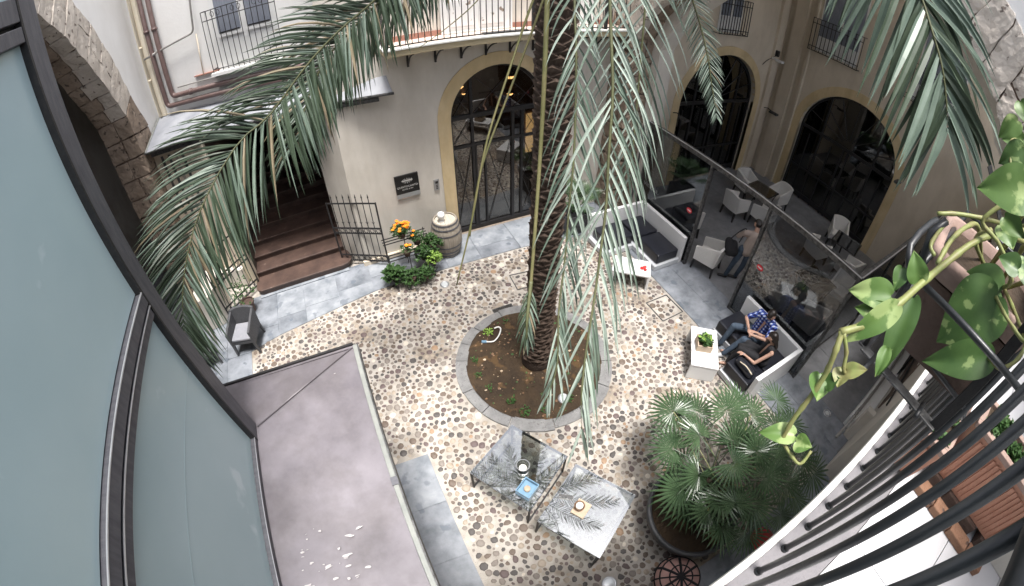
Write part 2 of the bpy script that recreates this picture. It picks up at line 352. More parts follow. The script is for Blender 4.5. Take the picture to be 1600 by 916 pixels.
def arch_band(mb, mp, c, hw, zs, rise, bw, z0, d0, d1, n=20, mi=0, bwt=None):
    "surround band round an arched opening, down to z0"
    bt = bw if bwt is None else bwt
    inn = [(c-hw, z0)]+arch_curve(c, hw, zs, rise, n)+[(c+hw, z0)]
    out = [(c-hw-bw, z0)]+arch_curve(c, hw+bw, zs, rise+bt, n)+[(c+hw+bw, z0)]
    for i in range(len(inn)-1):
        (a, az), (b, bz) = inn[i], inn[i+1]; (p, pz), (q, qz) = out[i], out[i+1]
        mb.hexa([mp(a,d0,az),mp(b,d0,bz),mp(b,d1,bz),mp(a,d1,az),mp(p,d0,pz),mp(q,d0,qz),mp(q,d1,qz),mp(p,d1,pz)], mi)
    return mb
def text(body, size, mp, mname, parent, name='lettering', ext=.002):
    "flat lettering turned into a mesh; mp maps (x, y) of the text plane into the world"
    cu = bpy.data.curves.new(name, 'FONT'); cu.body = body; cu.size = size; cu.align_x = 'CENTER'; cu.extrude = 0; cu.resolution_u = 2
    to = bpy.data.objects.new(name, cu); C.objects.link(to)
    me = bpy.data.meshes.new_from_object(to)
    vs = [mp(v.co.x, v.co.y) for v in me.vertices]; fs = [tuple(p.vertices) for p in me.polygons]
    bpy.data.objects.remove(to); bpy.data.curves.remove(cu)
    mb = MB(); mb.add(vs, fs); return mb.build(name, mname, parent)

# ================================================================== GROUND
g = MB(); g.box(-60, 60, -60, 60, -.5, -.03)
struct(g.build('ground', 'mortar'))
ground = MB()
ground.box(-4.2, 6.0, -1.3, 8.6, -.029, 0)
cobble_bed = struct(ground.build('cobbled_paving', 'mortar'))
PC, PR0, PR1 = (2.37, 4.18), 1.22, 1.42       # planting bed centre, inner and outer radius
def curb_v(u):      # front line of the marble strip along the rear wall
    pts = [(-2.9,6.66),(-2.5,6.82),(.35,7.33),(3.76,7.27),(5.0,7.12),(6.0,7.05)]
    for (a, x), (b, y) in zip(pts, pts[1:]):
        if a <= u <= b: return x+(y-x)*(u-a)/(b-a)
    return 7.3
MANH = [[(2.93,6.50),(3.46,6.44),(3.40,5.98),(2.90,6.02)], [(5.21,4.52),(5.78,4.52),(5.80,3.96),(5.22,3.94)]]
def in_pebbles(u, v, m=.05):
    if u < -2.88+m or u > 5.84-m or v > curb_v(u)-m: return False
    if math.hypot(u-PC[0], v-PC[1]) < PR1+m: return False
    if u < .02+m and v < 3.24+m: return False
    if v < -.35+m: return False
    if 2.17-m < u < 2.62+m and 5.47-m < v < 5.71+m: return False
    if math.hypot(u-1.54, v-6.83) < .13+m or math.hypot(u-1.57, v-.16) < .13+m: return False
    return True
def pebble(k, seed):
    r = random.Random(seed); n = r.choice((6,7,7,8)); mb = MB()
    asp = r.uniform(.62, 1.0); ang = r.uniform(0, 6.28)
    rr = [r.uniform(.80, 1.14) for _ in range(n)]
    rings = []
    for sc_, z in ((1, -.15), (.93, .17), (.62, .30)):
        rings += [(sc_*rr[j]*math.cos(2*math.pi*j/n), sc_*rr[j]*asp*math.sin(2*math.pi*j/n), z) for j in range(n)]
    rings.append((0, 0, .33))
    fs = [(i*n+j, i*n+(j+1)%n, (i+1)*n+(j+1)%n, (i+1)*n+j) for i in range(2) for j in range(n)]
    fs += [(2*n+j, 2*n+(j+1)%n, 3*n) for j in range(n)]
    mb.add(rings, fs); return mb
PEB = [pebble(0, 100+i) for i in range(14)]
PEBM = [[PEB[i].mesh('cobble', COB[j], smooth=True) for i in range(14)] for j in range(len(COB))]
cand = []
rp = random.Random(5)
# dart throwing on a grid, so that stones never overlap
cell = {}
def fits(u, v, r):
    i, j = int(u/.2), int(v/.2)
    for a in range(i-1, i+2):
        for b in range(j-1, j+2):
            for (x, y, q) in cell.get((a, b), ()):
                if (x-u)**2+(y-v)**2 < ((r+q)*.92+.006)**2: return False
    return True
for it_ in range(170000):
    u, v = rp.uniform(-2.85, 5.84), rp.uniform(-.4, 7.35)
    if not in_pebbles(u, v): continue
    dn = noise.noise(V3((u*.7, v*.7, 3.3)))
    dense = math.hypot((u-2.6)/1.5, (v-2.2)/1.0) < 1.0 or dn > .42
    
    r = rp.choice((rp.uniform(.045,.072), rp.uniform(.036,.056))) if not dense else rp.choice((rp.uniform(.045,.07), rp.uniform(.030,.05)))
    if not dense: r *= 1+.12*dn
    if it_ > 80000: r *= .62
    if not fits(u, v, r*(.90 if dense else .975)): continue
    cell.setdefault((int(u/.2), int(v/.2)), []).append((u, v, r))
    near_line = any(abs((q[0]-p[0])*(v-p[1])-(q[1]-p[1])*(u-p[0])) / math.hypot(q[0]-p[0], q[1]-p[1]) < .04 and
        min(p[0],q[0])-.05 < u < max(p[0],q[0])+.05 and min(p[1],q[1])-.05 < v < max(p[1],q[1])+.05 for mh in MANH for p, q in zip(mh, mh[1:]+mh[:1]))
    if near_line: continue
    x = rp.random()
    if dense: ci = 0 if x < .20 else 1 if x < .42 else 2 if x < .56 else 3 if x < .74 else 4 if x < .83 else 5 if x < .91 else 6
    else: ci = 0 if x < .21 else 1 if x < .42 else 2 if x < .68 else 3 if x < .82 else 4 if x < .84 else 5 if x < .88 else 6
    cand.append((u, v, r, ci, rp.uniform(0, 6.28), rp.randrange(14)))
def roof_hides(u, v):
    # the metal roof (z about 3) hides this ground from the balcony
    return u*3.5/6.5 < -.37 and v*3.5/6.5 < 3.28
cand.sort(key=lambda c: (roof_hides(c[0], c[1]) or (math.hypot(c[0]-3.3, c[1]-.4) < 1.15), c[0]**2+c[1]**2-c[2]*40))
for (u, v, r, ci, a, k) in cand[:300]:
    o = bpy.data.objects.new('cobble', PEBM[ci][k]); C.objects.link(o); o.parent = cobble_bed
    o.location = (u, v, .001); o.rotation_euler = (0, 0, a); o.scale = (r*1.06, r*1.06, r*.75)
rest = MB()
for (u, v, r, ci, a, k) in cand[300:]:
    ca, sa = math.cos(a)*r*1.06, math.sin(a)*r*1.06
    rest.add([(u+x*ca-y*sa, v+x*sa+y*ca, .001+z*r*.75) for x, y, z in PEB[k].v], PEB[k].f, ci)
stuff(rest.build('small_cobbles', COB, cobble_bed, smooth=True))

# planting bed and its kerb
bed = MB(); n = 40; vs = []
for i in range(0, 9):
    for j in range(n):
        a = 2*math.pi*j/n; r = (PR0+.02)*i/8
        x, y = PC[0]+r*math.cos(a), PC[1]+r*math.sin(a)
        h = -.05+.10*math.exp(-((r/.55)**2))+.05*noise.noise(V3((x*2.2, y*2.2, 0)))+.02*noise.noise(V3((x*9, y*9, 1)))
        h -= .10*math.exp(-(((x-1.98)/.16)**2+((y-3.50)/.13)**2))
        vs.append((x, y, max(.012, .10+h)))
bed.add(vs, [(i*n+j,(i+1)*n+j,(i+1)*n+(j+1)%n,i*n+(j+1)%n) for i in range(8) for j in range(n)])
struct(bed.build('planting_bed_soil', 'soil', smooth=True))
kerb = thing('tree_pit_kerb', 'pale grey stone ring kerb round the palm bed', 'kerb', (PC[0], PC[1], 0))
ka = 0; kr = random.Random(3); cuts = []
while ka < 2*math.pi-.2:
    st = kr.uniform(.30, .55); cuts.append((ka, min(ka+st, 2*math.pi))); ka += st
cuts[-1] = (cuts[-1][0], 2*math.pi)
for (a0, a1) in cuts:
    mb = MB(); gp = .006; sg = 5; top = .045+kr.uniform(-.006, .006); ro = PR1+kr.uniform(-.02, .03)
    for i in range(sg):
        p, q = a0+gp+(a1-a0-2*gp)*i/sg, a0+gp+(a1-a0-2*gp)*(i+1)/sg
        f = lambda r, a, z: (PC[0]+r*math.cos(a), PC[1]+r*math.sin(a), z)
        mb.hexa([f(PR0,p,-.1),f(ro,p,-.1),f(ro,q,-.1),f(PR0,q,-.1),f(PR0,p,top),f(ro,p,top-.01),f(ro,q,top-.01),f(PR0,q,top)])
    mb.build('kerb_stone', 'kerb', kerb)
# clods, bark chips and fallen bits on the soil
lit = MB(); lr_ = random.Random(9)
for i in range(900):
    a, q = lr_.uniform(0, 6.28), PR0*.97*lr_.random()**.5; x, y = PC[0]+q*math.cos(a), PC[1]+q*math.sin(a); r = lr_.choice((.008,.012,.02,.03))*lr_.uniform(.6,1.3)
    z = max(.012, .10-.05+.10*math.exp(-((q/.55)**2))+.05*noise.noise(V3((x*2.2, y*2.2, 0)))+.02*noise.noise(V3((x*9, y*9, 1)))-.10*math.exp(-(((x-1.98)/.16)**2+((y-3.50)/.13)**2)))
    k_ = lr_.random(); mb2 = [(x+r*lr_.uniform(.6,1.2)*math.cos(t_), y+r*lr_.uniform(.6,1.2)*math.sin(t_)*.8, z+r*.1) for t_ in (0,1.25,2.5,3.8,5)]
    lit.add(mb2+[(x, y, z+r*.6)], [(0,1,5),(1,2,5),(2,3,5),(3,4,5),(4,0,5)], 0 if k_ < .55 else 1 if k_ < .8 else 2 if k_ < .93 else 3)
struct(lit.build('soil_litter', ['soil','brownwood','herb','palewood'])); bpy.data.objects['soil_litter']['kind'] = 'stuff'
# small weeds in the bed
def sprig(mb, c, r, n, lsz, mi=0, up=.6, rr=rnd, wid=.45):
    for i in range(n):
        a = rr.uniform(0, 6.28); e = rr.uniform(.1, up); d = V3((math.cos(a)*math.cos(e), math.sin(a)*math.cos(e), math.sin(e)))
        b = V3(c)+V3((rr.uniform(-r,r), rr.uniform(-r,r), rr.uniform(0, r*.8))); L = lsz*rr.uniform(.6, 1.2)
        sdv = d.cross(V3((0,0,1))).normalized()*L*wid*.5; nz = sdv.cross(d).normalized()*L*.12
        mb.add([b, b+d*L*.5+sdv+nz, b+d*L, b+d*L*.5-sdv+nz, b+d*L*.5-nz], [(0,1,4),(1,2,4),(2,3,4),(3,0,4)], mi)
    return mb
weeds = [((1.38,4.62),.05,16), ((1.38,3.95),.04,10), ((1.62,3.55),.06,22), ((1.75,3.28),.08,22), ((2.05,3.14),.06,18), ((1.85,5.15),.07,26), ((2.55,3.18),.05,14), ((2.3,5.25),.05,12), ((1.33,4.3),.04,12)]
wl = ['green weed at the left edge of the palm bed, upper of two close tufts', 'tiny weed by the left kerb, between two larger ones', 'pale green weed at the lower left of the palm bed', 'low weed clump inside the bottom left kerb of the bed', 'low weed clump inside the bottom kerb of the bed',
      'leafy green weed beside the white hose end in the bed', 'small weed near the round uplight in the bed', 'small weed behind the palm trunk at the top kerb', 'tiny sprout at the leftmost kerb stone of the bed']
for (c, r, n_), lb in zip(weeds, wl):
    mb = MB(); sprig(mb, (c[0], c[1], .04), r, n_, .07, rr=random.Random(hash(c) % 1000 if False else int(c[0]*100)))
    tag(mb.build('weed', 'lime' if n_ == 26 else 'herb', org=(c[0], c[1], .04)), lb, 'weed', 'weeds in the palm bed')
# white hose end with blue connector
h = thing('hose', 'white hose end with a blue connector lying on the soil', 'hose', (1.9, 5.0, .08))
mb = MB(); mb.tube(bez([(1.72,4.93,.09),(1.86,4.87,.10),(2.0,4.95,.11),(2.10,5.08,.12),(2.08,5.16,.10),(2.0,5.17,.09)], 16), .014, 8); mb.build('hose_tube', 'white_paint', h, smooth=True)
mb = MB(); mb.tube([(1.66,4.96,.09),(1.74,4.92,.095)], .028, 10); mb.build('connector', 'bluebox', h)

# marble strip slabs along the rear wall and the left side
marble = struct(MB().box(-4.4, -2.9, 3.0, 8.3, -.028, .004).build('side_paving', 'marble'))
strip = struct(MB().prism([(-2.9,6.66),(-2.5,6.82),(.35,7.33),(3.76,7.27),(5.0,7.12),(6.0,7.05),(6.0,8.35),(-2.9,8.35)], -.028, .004).build('rear_paving', 'marble'))
sr = random.Random(8)
def slab(poly, z, parent, m='marble', name='paving_slab', th=.02, bev=0.002):
    mb = MB(); mb.prism(poly, z-th, z); return mb.build(name, m, parent)
u = -2.88
while u < 5.9:
    wdt = sr.uniform(.55, 1.05); u1 = min(u+wdt, 5.97); gp = .006
    f0, f1 = curb_v(u+gp), curb_v(u1-gp); mid = (f0+f1)/2+.42+sr.uniform(-.03, .03)
    mm = sr.choice(('marble','marble2','marble2'))
    slab([(u+gp,f0),(u1-gp,f1),(u1-gp,mid-gp),(u+gp,mid-gp)], .018+sr.uniform(-.002,.002), strip, mm)
    off = sr.uniform(-.18, .18) if u > -2.5 else 0
    slab([(u+gp,mid),(u1-gp,mid),(u1-gp,8.34),(u+gp,8.34)], .019+sr.uniform(-.002,.002), strip, sr.choice(('marble','marble2')))
    u = u1
for (x0, x1, y0, y1) in [(-4.15,-3.5,5.0,6.0),(-3.49,-2.89,5.0,5.85),(-4.15,-3.5,6.01,7.0),(-3.49,-2.89,5.86,6.64),(-4.15,-3.5,7.01,8.0),(-3.49,-2.89,6.65,7.5),(-3.49,-2.89,7.51,8.3),(-4.15,-2.89,3.2,4.98)]:
    slab([(x0,y0),(x1,y0),(x1,y1),(x0,y1)], .018, marble, sr.choice(('marble','marble2')))
# slabs beside the metal roofed kiosk
kp = struct(MB().box(-.65, -.004, -1.3, 3.215, -.02, .006).build('kiosk_paving', 'marble'))
for (y0, y1) in [(2.35,3.21),(1.45,2.34),(.5,1.44),(-.4,.49),(-1.3,-.41)]:
    slab([(-.64,y0),(-.008,y0),(-.008,y1),(-.64,y1)], .022+sr.uniform(-.001,.001), kp, 'marble2' if y0 > 2 else 'marble')
# cafe side slabs and the strip under the balcony
cf = struct(MB().box(5.85, 13.6, -.6, 8.5, -.028, .004).build('cafe_floor', 'slate'))
x = 5.855
for i, wdt in enumerate((.62, .62, 1.1, 1.1, 1.1, 1.1, 1.1, .9)):
    y = -.35+(.3 if i % 2 else 0)-.3
    while y < 8.3:
        y1 = min(y+1.25, 8.4)
        slab([(x,y+.004),(x+wdt-.006,y+.004),(x+wdt-.006,y1),(x,y1)], .018+sr.uniform(-.001,.001), cf, 'marble' if i < 2 else 'slate')
        y = y1
    x += wdt
bs = struct(MB().box(2.0, 5.85, -1.25, -.36, -.028, .004).build('wall_foot_paving', 'marble'))
for i in range(5): slab([(2.01+i*.768,-1.24),(2.005+(i+1)*.768-.004,-1.24),(2.005+(i+1)*.768-.004,-.365),(2.01+i*.768,-.365)], .018, bs, 'marble')
# manhole covers: the cobbles run across a thin steel frame
for q, lb in ((MANH[0], 'cobble filled square cover with thin rusty frame behind the palm trunk'), (MANH[1], 'cobble filled square cover with thin rusty frame near the white sofas')):
    mb = MB(); q4 = q+[q[0]]
    for a, b in zip(q4, q4[1:]):
        d = (V3((b[0]-a[0], b[1]-a[1], 0))).normalized(); s_ = V3((-d.y, d.x, 0))*.008
        A, B = V3((a[0],a[1],0)), V3((b[0],b[1],0)); up = V3((0,0,.018))
        mb.hexa([A-s_, B-s_, B+s_, A+s_, A-s_+up, B-s_+up, B+s_+up, A+s_+up])
    tag(mb.build('manhole_frame', 'iron_worn', org=(q[0][0], q[0][1], 0)), lb, 'manhole cover')
dg = thing('drain_grate', 'small dark rectangular drain grate beside the palm kerb', 'drain', (2.4, 5.6, 0))
mb = MB()
for (a, b, c_, d) in [(2.18,2.61,5.48,5.50),(2.18,2.61,5.69,5.71),(2.18,2.20,5.50,5.69),(2.59,2.61,5.50,5.69)]: mb.box(a,b,c_,d,0,.016)
mb.build('grate_frame', 'iron_worn', dg)
MB().box(2.2,2.59,5.5,5.69,.0005,.006).build('drain_pit', 'mat_dark', dg)
for i in range(10):
    mb = MB(); mb.box(2.215+i*.038, 2.228+i*.038, 5.502, 5.688, .006, .014); mb.build('grate_bar', 'iron', dg)
for (x, y, r), lb in zip([(1.54,6.83,.10),(1.57,.16,.11),(2.46,3.24,.10),(6.95,.36,.10)],
        ['round ground uplight set in the cobbles in front of the barrel', 'round ground uplight at the bottom edge by the coffee tables', 'round uplight standing in the soil under the drooping fronds', 'round ground uplight in the grey slabs by the right wall']):
    L = thing('ground_uplight', lb, 'ground light', (x, y, 0), 'round ground uplights')
    z = .06 if y == 3.24 else .016
    mb = MB(); mb.lathe([(r,-.02),(r,z),(r-.01,z+.006),(r*.74,z+.006),(r*.7,z)], (x,y,0), 24); mb.build('rim', 'steel', L, smooth=True)
    mb = MB(); mb.lathe([(r*.72,z),(r*.4,z+.004),(.001,z+.006)], (x,y,0), 24); mb.build('lens', 'lens', L, smooth=True)

# ================================================================== REAR BUILDING (wall plane v = 8.27)
def mpR(a, d, z): return (a, 8.27+d, z)
rb = thing('rear_building', 'cream plastered rear building with an arched glazed door and a long balcony', 'building', (3.5, 8.27, 0))
mb = MB(); mapped_wall(mb, mpR, .1, 6.3, 0, 11.5, .42, [(2.42,3.03)]+arch_curve(3.52,1.1,3.03,1.1,20)[1:-1]+[(4.62,3.03)])
# sides of door below the spring: the opening list starts at z 3.03, so open it to the ground
mb.v = []; mb.f = []; mb.m = []
op = arch_curve(3.52, 1.1, 3.03, 1.1, 20)
mb.hexa([mpR(.1,0,0),mpR(2.42,0,0),mpR(2.42,.42,0),mpR(.1,.42,0),mpR(.1,0,11.5),mpR(2.42,0,11.5),mpR(2.42,.42,11.5),mpR(.1,.42,11.5)])
mb.hexa([mpR(4.62,0,0),mpR(6.3,0,0),mpR(6.3,.42,0),mpR(4.62,.42,0),mpR(4.62,0,11.5),mpR(6.3,0,11.5),mpR(6.3,.42,11.5),mpR(4.62,.42,11.5)])
for (p, zp), (q, zq) in zip(op, op[1:]):
    mb.hexa([mpR(p,0,zp),mpR(q,0,zq),mpR(q,.42,zq),mpR(p,.42,zp),mpR(p,0,11.5),mpR(q,0,11.5),mpR(q,.42,11.5),mpR(p,.42,11.5)])
mb.build('wall', 'plaster', rb)
MB().prism([(.10,8.30),(.55,8.30),(.55,8.245),(.10,8.245)], 0, 4.02).build('pilaster', 'plaster', rb)
MB().prism([(.098,8.245),(.098,8.36),(-.37,8.98),(-.37,8.86)], 0, 4.02).build('stair_jamb', 'plaster', rb)
MB().box(.0,2.1,8.2,8.268,.02,.14).build('wall_base', 'plaster_cafe', rb)
mb = MB(); arch_band(mb, mpR, 3.52, 1.1, 3.03, 1.1, .28, .02, -.02, .1, 24); mb.build('door_surround', 'yellow', rb)
dr = MB(); ydoor = 8.45
def bar(mb, p, q, wd, y0=ydoor-.025, y1=ydoor+.025):
    "bar in the door plane from (u,z) to (u,z)"
    d = V3((q[0]-p[0], 0, q[1]-p[1])); L = d.length; d.normalize(); s_ = V3((-d.z, 0, d.x))*wd/2
    A = V3((p[0],y0,p[1])); B = V3((q[0],y0,q[1])); Y = V3((0,y1-y0,0))
    mb.hexa([A-s_, B-s_, B-s_+Y, A-s_+Y, A+s_, B+s_, B+s_+Y, A+s_+Y])
door = MB()
arch_band(door, lambda a,d,z: (a,ydoor+d,z), 3.52, 1.03, 3.03, 1.03, .075, .02, -.04, .04, 24)
for uu, wd, zt in ((2.94,.06,4.0),(3.90,.07,4.05),(4.13,.05,3.98)): bar(door, (uu,.03), (uu, zt if uu < 3 else 3.0 if uu > 3 else zt), wd, ydoor-.03, ydoor+.03)
bar(door, (2.45,3.0), (4.59,3.0), .09, ydoor-.035, ydoor+.035); bar(door, (2.45,2.3), (4.59,2.3), .06, ydoor-.032, ydoor+.032); bar(door, (2.45,.07), (4.59,.07), .12, ydoor-.036, ydoor+.036)
bar(door, (3.0,.05), (3.0,2.3), .035, ydoor-.028, ydoor+.028); bar(door, (3.22,.05),(3.22,2.3), .04, ydoor-.028, ydoor+.028)
dobj = door.build('glazed_door', 'iron', rb)
lat = MB()
for (x0, x1, z0, z1) in [(2.47,2.91,.15,2.27),(2.47,2.91,2.33,2.95),(3.26,3.86,.15,2.27),(4.16,4.57,.15,1.2),(4.16,4.57,1.2,2.27),(4.16,4.57,2.33,2.95),(3.0,3.86,3.06,3.9),(3.94,4.5,3.06,3.6),(2.55,2.9,3.06,3.6)]:
    bar(lat, (x0,z0), (x1,z1), .012, ydoor-.012, ydoor-.002); bar(lat, (x0,z1), (x1,z0), .012, ydoor+.0, ydoor+.010)
lat.build('lattice', 'iron', dobj)
pane = MB(); pts = [(4.58,.05)]+[(a,z) for a,z in reversed(arch_curve(3.52,1.06,3.03,1.06,16))]+[(2.46,.05)]
pane.add([(a,ydoor+.016,z) for a,z in pts]+[(a,ydoor+.022,z) for a,z in pts], [tuple(range(len(pts))), tuple(range(len(pts),2*len(pts)))[::-1]])
pane.build('door_pane', 'glass_door', dobj)
# room behind the door
rm = MB(); rm.box(1.6,6.2,8.72,8.78,4.6,4.62)
rm.box(1.6,6.2,13.0,13.1,0,4.6); rm.box(1.5,1.6,8.7,13.1,0,4.6); rm.box(6.2,6.3,8.75,13.1,0,4.6); rm.box(1.5,6.3,8.7,13.1,4.6,4.7)
rm.build('interior_walls', 'interior_wall', rb)
MB().box(1.6,6.2,8.3,13,-.02,.016).build('interior_floor', 'interior_floor', rb)
mt = MB(); mt.box(3.15,4.05,8.75,9.35,.018,.035); tag(mt.build('doormat', 'mat_dark', org=(3.6,9.0,.018)), 'dark doormat inside the arched glazed door', 'doormat')
for (x, y, z, r), lb in zip([(5.0,11.0,3.0,.22),(4.9,10.8,2.55,.17),(3.4,10.6,3.05,.20),(3.6,10.9,2.7,.10),(2.9,10.3,1.55,.10)],
    ['lit amber pendant, highest behind the arched door', 'lit amber pendant hanging just below the highest one behind the arched door', 'wide lit copper pendant behind the left of the door fanlight', 'small lit pendant right of the wide copper one', 'small low lit lamp behind the left door pane']):
    t = thing('pendant_lamp', lb, 'lamp', (x, y, z), 'lit pendants inside the arched door')
    mb = MB(); mb.ball((x,y,z), r*.62, 10); mb.build('bulb', 'lamp_glow', t, smooth=True)
    mb = MB(); mb.lathe([(.03,r*.9),(r*.7,r*.6),(r,.05*r),(r*.96,0),(r*.6,r*.55)], (x,y,z), 16); mb.build('shade', 'brownwood', t, smooth=True)
    mb = MB(); mb.tube([(x,y,z+r*.8),(x,y,4.6)], .008, 6); mb.build('cord', 'iron', t)
wl_ = thing('wall_light', 'tall glowing panel standing in for the warm lit wall behind the right panes of the arched door', 'lamp', (4.9,9.55,1.2))
mb = MB(); mb.box(4.78,4.98,9.5,9.55,1.25,2.35); mb.build('lit_wall_glow', mat('lamplit_wall_glow', (1,.70,.36), .6, emit=.9), wl_)  # emission stands in for a lamplit wall; no lamp fixture here
mb = MB(); mb.box(4.74,5.02,9.56,9.6,1.2,2.4); mb.build('glow_backing', 'brownwood', wl_)
dk = thing('reception_desk', 'brown desk seen inside through the arched door', 'desk', (4.3,10.4,0))
mb = MB(); mb.box(3.7,5.0,10.2,10.9,.74,.79); mb.build('desk_top', 'brownwood', dk, bevel=.005)
for (x,y) in ((3.75,10.25),(4.95,10.25),(3.75,10.85),(4.95,10.85)): MB().box(x-.03,x+.03,y-.03,y+.03,0,.739).build('leg', 'brownwood', dk)
mb = MB(); mb.rbox((4.25,10.45,.798), (.42,.3,.008), .3); tag(mb.build('brochure', 'paper', org=(4.25,10.45,.79)), 'white sheet lying on the desk behind the door glass', 'paper')
# sign plate and intercom
sg = thing('wall_sign', 'square black sign plate with white print beside the arched door', 'sign', (1.33,8.25,1.78))
MB().box(1.07,1.59,8.225,8.268,1.62,2.06).build('plate', 'signblack', sg); MB().box(1.07,1.59,8.224,8.267,1.515,1.62).build('lower_band', 'signgrey', sg)
mb = MB(); fr_ = random.Random(2)
for i in range(9):
    x = 1.245+i*.024; hgt = (.05,.07,.085,.06,.10,.07,.09,.05,.06)[i]
    mb.box(x-.003, x+.003, 8.221, 8.224, 1.925-hgt*.7, 1.925+hgt*.6)
mb.box(1.215,1.46,8.2205,8.2235,1.920,1.932); mb.build('emblem', 'signwhite', sg)
mpS = lambda zc, xc=1.33: (lambda x, y: (xc+x, 8.2215, zc+y))
text('QUINTOCANTO', .062, mpS(1.765), 'signwhite', sg); text('HOTEL & SPA', .042, mpS(1.705), 'signwhite', sg); text('* * * *', .05, mpS(1.64), 'signblack', sg)
ic = thing('intercom', 'small grey metal intercom on the wall between sign and arched door', 'intercom', (1.98,8.25,1.6))
MB().box(1.92,2.04,8.235,8.268,1.49,1.75).build('plate', 'steel', ic, bevel=.004)
mb = MB(); mb.box(1.95,2.01,8.231,8.234,1.66,1.72); mb.build('speaker_grille', 'iron', ic)
for z in (1.53,1.57,1.61): MB().box(1.96,2.0,8.229,8.234,z,z+.02).build('button', 'iron', ic)

# long balcony of the rear building
bl = MB(); bl.box(1.15,6.28,7.60,8.268,4.74,4.86); balc = bl.build('balcony', 'ochre_edge', rb, bevel=.012)
MB().box(1.12,6.30,7.56,7.70,4.862,4.90).build('balcony_edging', 'white_edge', balc, bevel=.006)
MB().box(1.12,1.26,7.702,8.266,4.862,4.90).build('balcony_edging', 'white_edge', balc, bevel=.006)
MB().box(1.262,6.28,7.702,8.262,4.864,4.892).build('balcony_floor_tiles', 'pinkfloor', balc)
for x0_, x1_ in ((1.3,2.34),(3.78,6.25)): MB().box(x0_,x1_,8.235,8.266,4.893,5.0).build('skirting', 'redtile', balc)
for bx_ in ((1.17,6.28,7.615,7.645,4.925,4.945),(1.17,6.28,7.61,7.65,5.88,5.905),(1.17,1.2,7.65,8.26,4.925,4.945),(1.17,1.2,7.65,8.26,5.88,5.905)): MB().box(*bx_).build('rail', 'iron', balc)
bm = MB().box(-.007,.007,-.007,.007,0,.96).mesh('baluster', 'iron')
O = ORG[balc.name]
def placem(me, name, parent, p, rz=0, sc3=None):
    o = bpy.data.objects.new(name, me); C.objects.link(o); o.parent = parent; q = ORG.get(parent.name, (0,0,0))
    o.location = (p[0]-q[0], p[1]-q[1], p[2]-q[2]); o.rotation_euler = (0,0,rz)
    if sc3: o.scale = sc3
    return o
for i in range(45): placem(bm, 'baluster', balc, (1.19+i*.114, 7.63, 4.92))
for i in range(1,5): placem(bm, 'baluster', balc, (1.185, 7.63+i*.12, 4.92))
for x in (3.95, 5.6): MB().box(x-.03,x+.03,7.60,7.66,4.905,6.0).build('railing_post', 'iron', balc)
for x in (1.66,2.2,2.72,3.23,3.75,4.27,4.79,5.31,5.83):
    mb = MB(); mb.box(x-.02,x+.02,7.72,8.268,4.70,4.738); mb.box(x-.02,x+.02,8.235,8.266,4.36,4.70)
    mb.tube(bez([(x,7.78,4.70),(x,7.95,4.63),(x,8.12,4.52),(x,8.24,4.38)], 8), .016, 6); mb.build('bracket', 'iron', balc)
bd = MB(); bd.box(2.34,3.78,8.2,8.266,4.90,7.2); bdo = bd.build('balcony_door', 'white_paint', rb)
for (x0, x1) in ((2.47,3.02),(3.08,3.64)):
    MB().box(x0,x1,8.185,8.199,4.98,5.6).build('door_panel', 'peeling', bdo); MB().box(x0+.05,x1-.05,8.175,8.184,5.03,5.55).build('raised_panel', 'peeling', bdo, bevel=.006)
    MB().box(x0,x1,8.185,8.199,5.68,7.1).build('window_pane', 'curtain', bdo)
MB().box(2.42,3.7,8.16,8.199,4.90,4.93).build('threshold', 'white_edge', bdo)
MB().box(4.6,5.7,8.2,8.266,4.90,7.2).build('balcony_door', 'white_paint', rb)
t = tag(MB().box(3.0,3.9,7.72,7.84,4.893,4.93).build('folded_drying_rack', 'iron_worn', org=(3.4,7.78,4.893)), 'flat dark folded rack lying on the rear balcony floor', 'rack')

# ================================================================== STAIR HALL
st = thing('stair_hall', 'dark entrance hall with red brown stone steps rising inside', 'staircase', (-1.5,8.3,0))
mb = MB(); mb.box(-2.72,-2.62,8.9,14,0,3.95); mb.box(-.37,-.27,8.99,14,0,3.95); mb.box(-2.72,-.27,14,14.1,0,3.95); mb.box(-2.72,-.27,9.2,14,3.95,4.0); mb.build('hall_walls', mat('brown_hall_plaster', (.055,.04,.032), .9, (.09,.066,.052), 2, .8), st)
MB().box(-2.62,-.37,8.22,8.95,.0,.045).build('landing_slab', 'marble2', st)
for i in range(11):
    v0 = 8.38+i*.43; z1 = .045+.158*(i+1)
    mb = MB()
    if i == 0:
        L, Rr, fr2 = -2.66, -.28, 8.30
        poly = [(L,8.86),(L,fr2+.14),(L+.04,fr2+.05),(L+.13,fr2)]+[(Rr-.25,fr2),(Rr-.1,fr2+.03),(Rr-.02,fr2+.12),(Rr+.02,fr2+.28),(Rr-.05,8.86)]
        mb.prism(poly, .046, z1-.045); o = mb.build('step', 'stair', st)
        MB().prism([(x+(.03 if x > -1 else -.01), y-.03) if y < 8.8 else (x,y) for x, y in poly], z1-.045, z1).build('nosing', 'stair', o, bevel=.012)
    else:
        mb.box(-2.618,-.372, v0, v0+.60, z1-.16, z1-.045); o = mb.build('step', 'stair', st)
        MB().box(-2.617,-.373, v0-.03, v0+.58, z1-.045, z1).build('nosing', 'stair', o, bevel=.012)

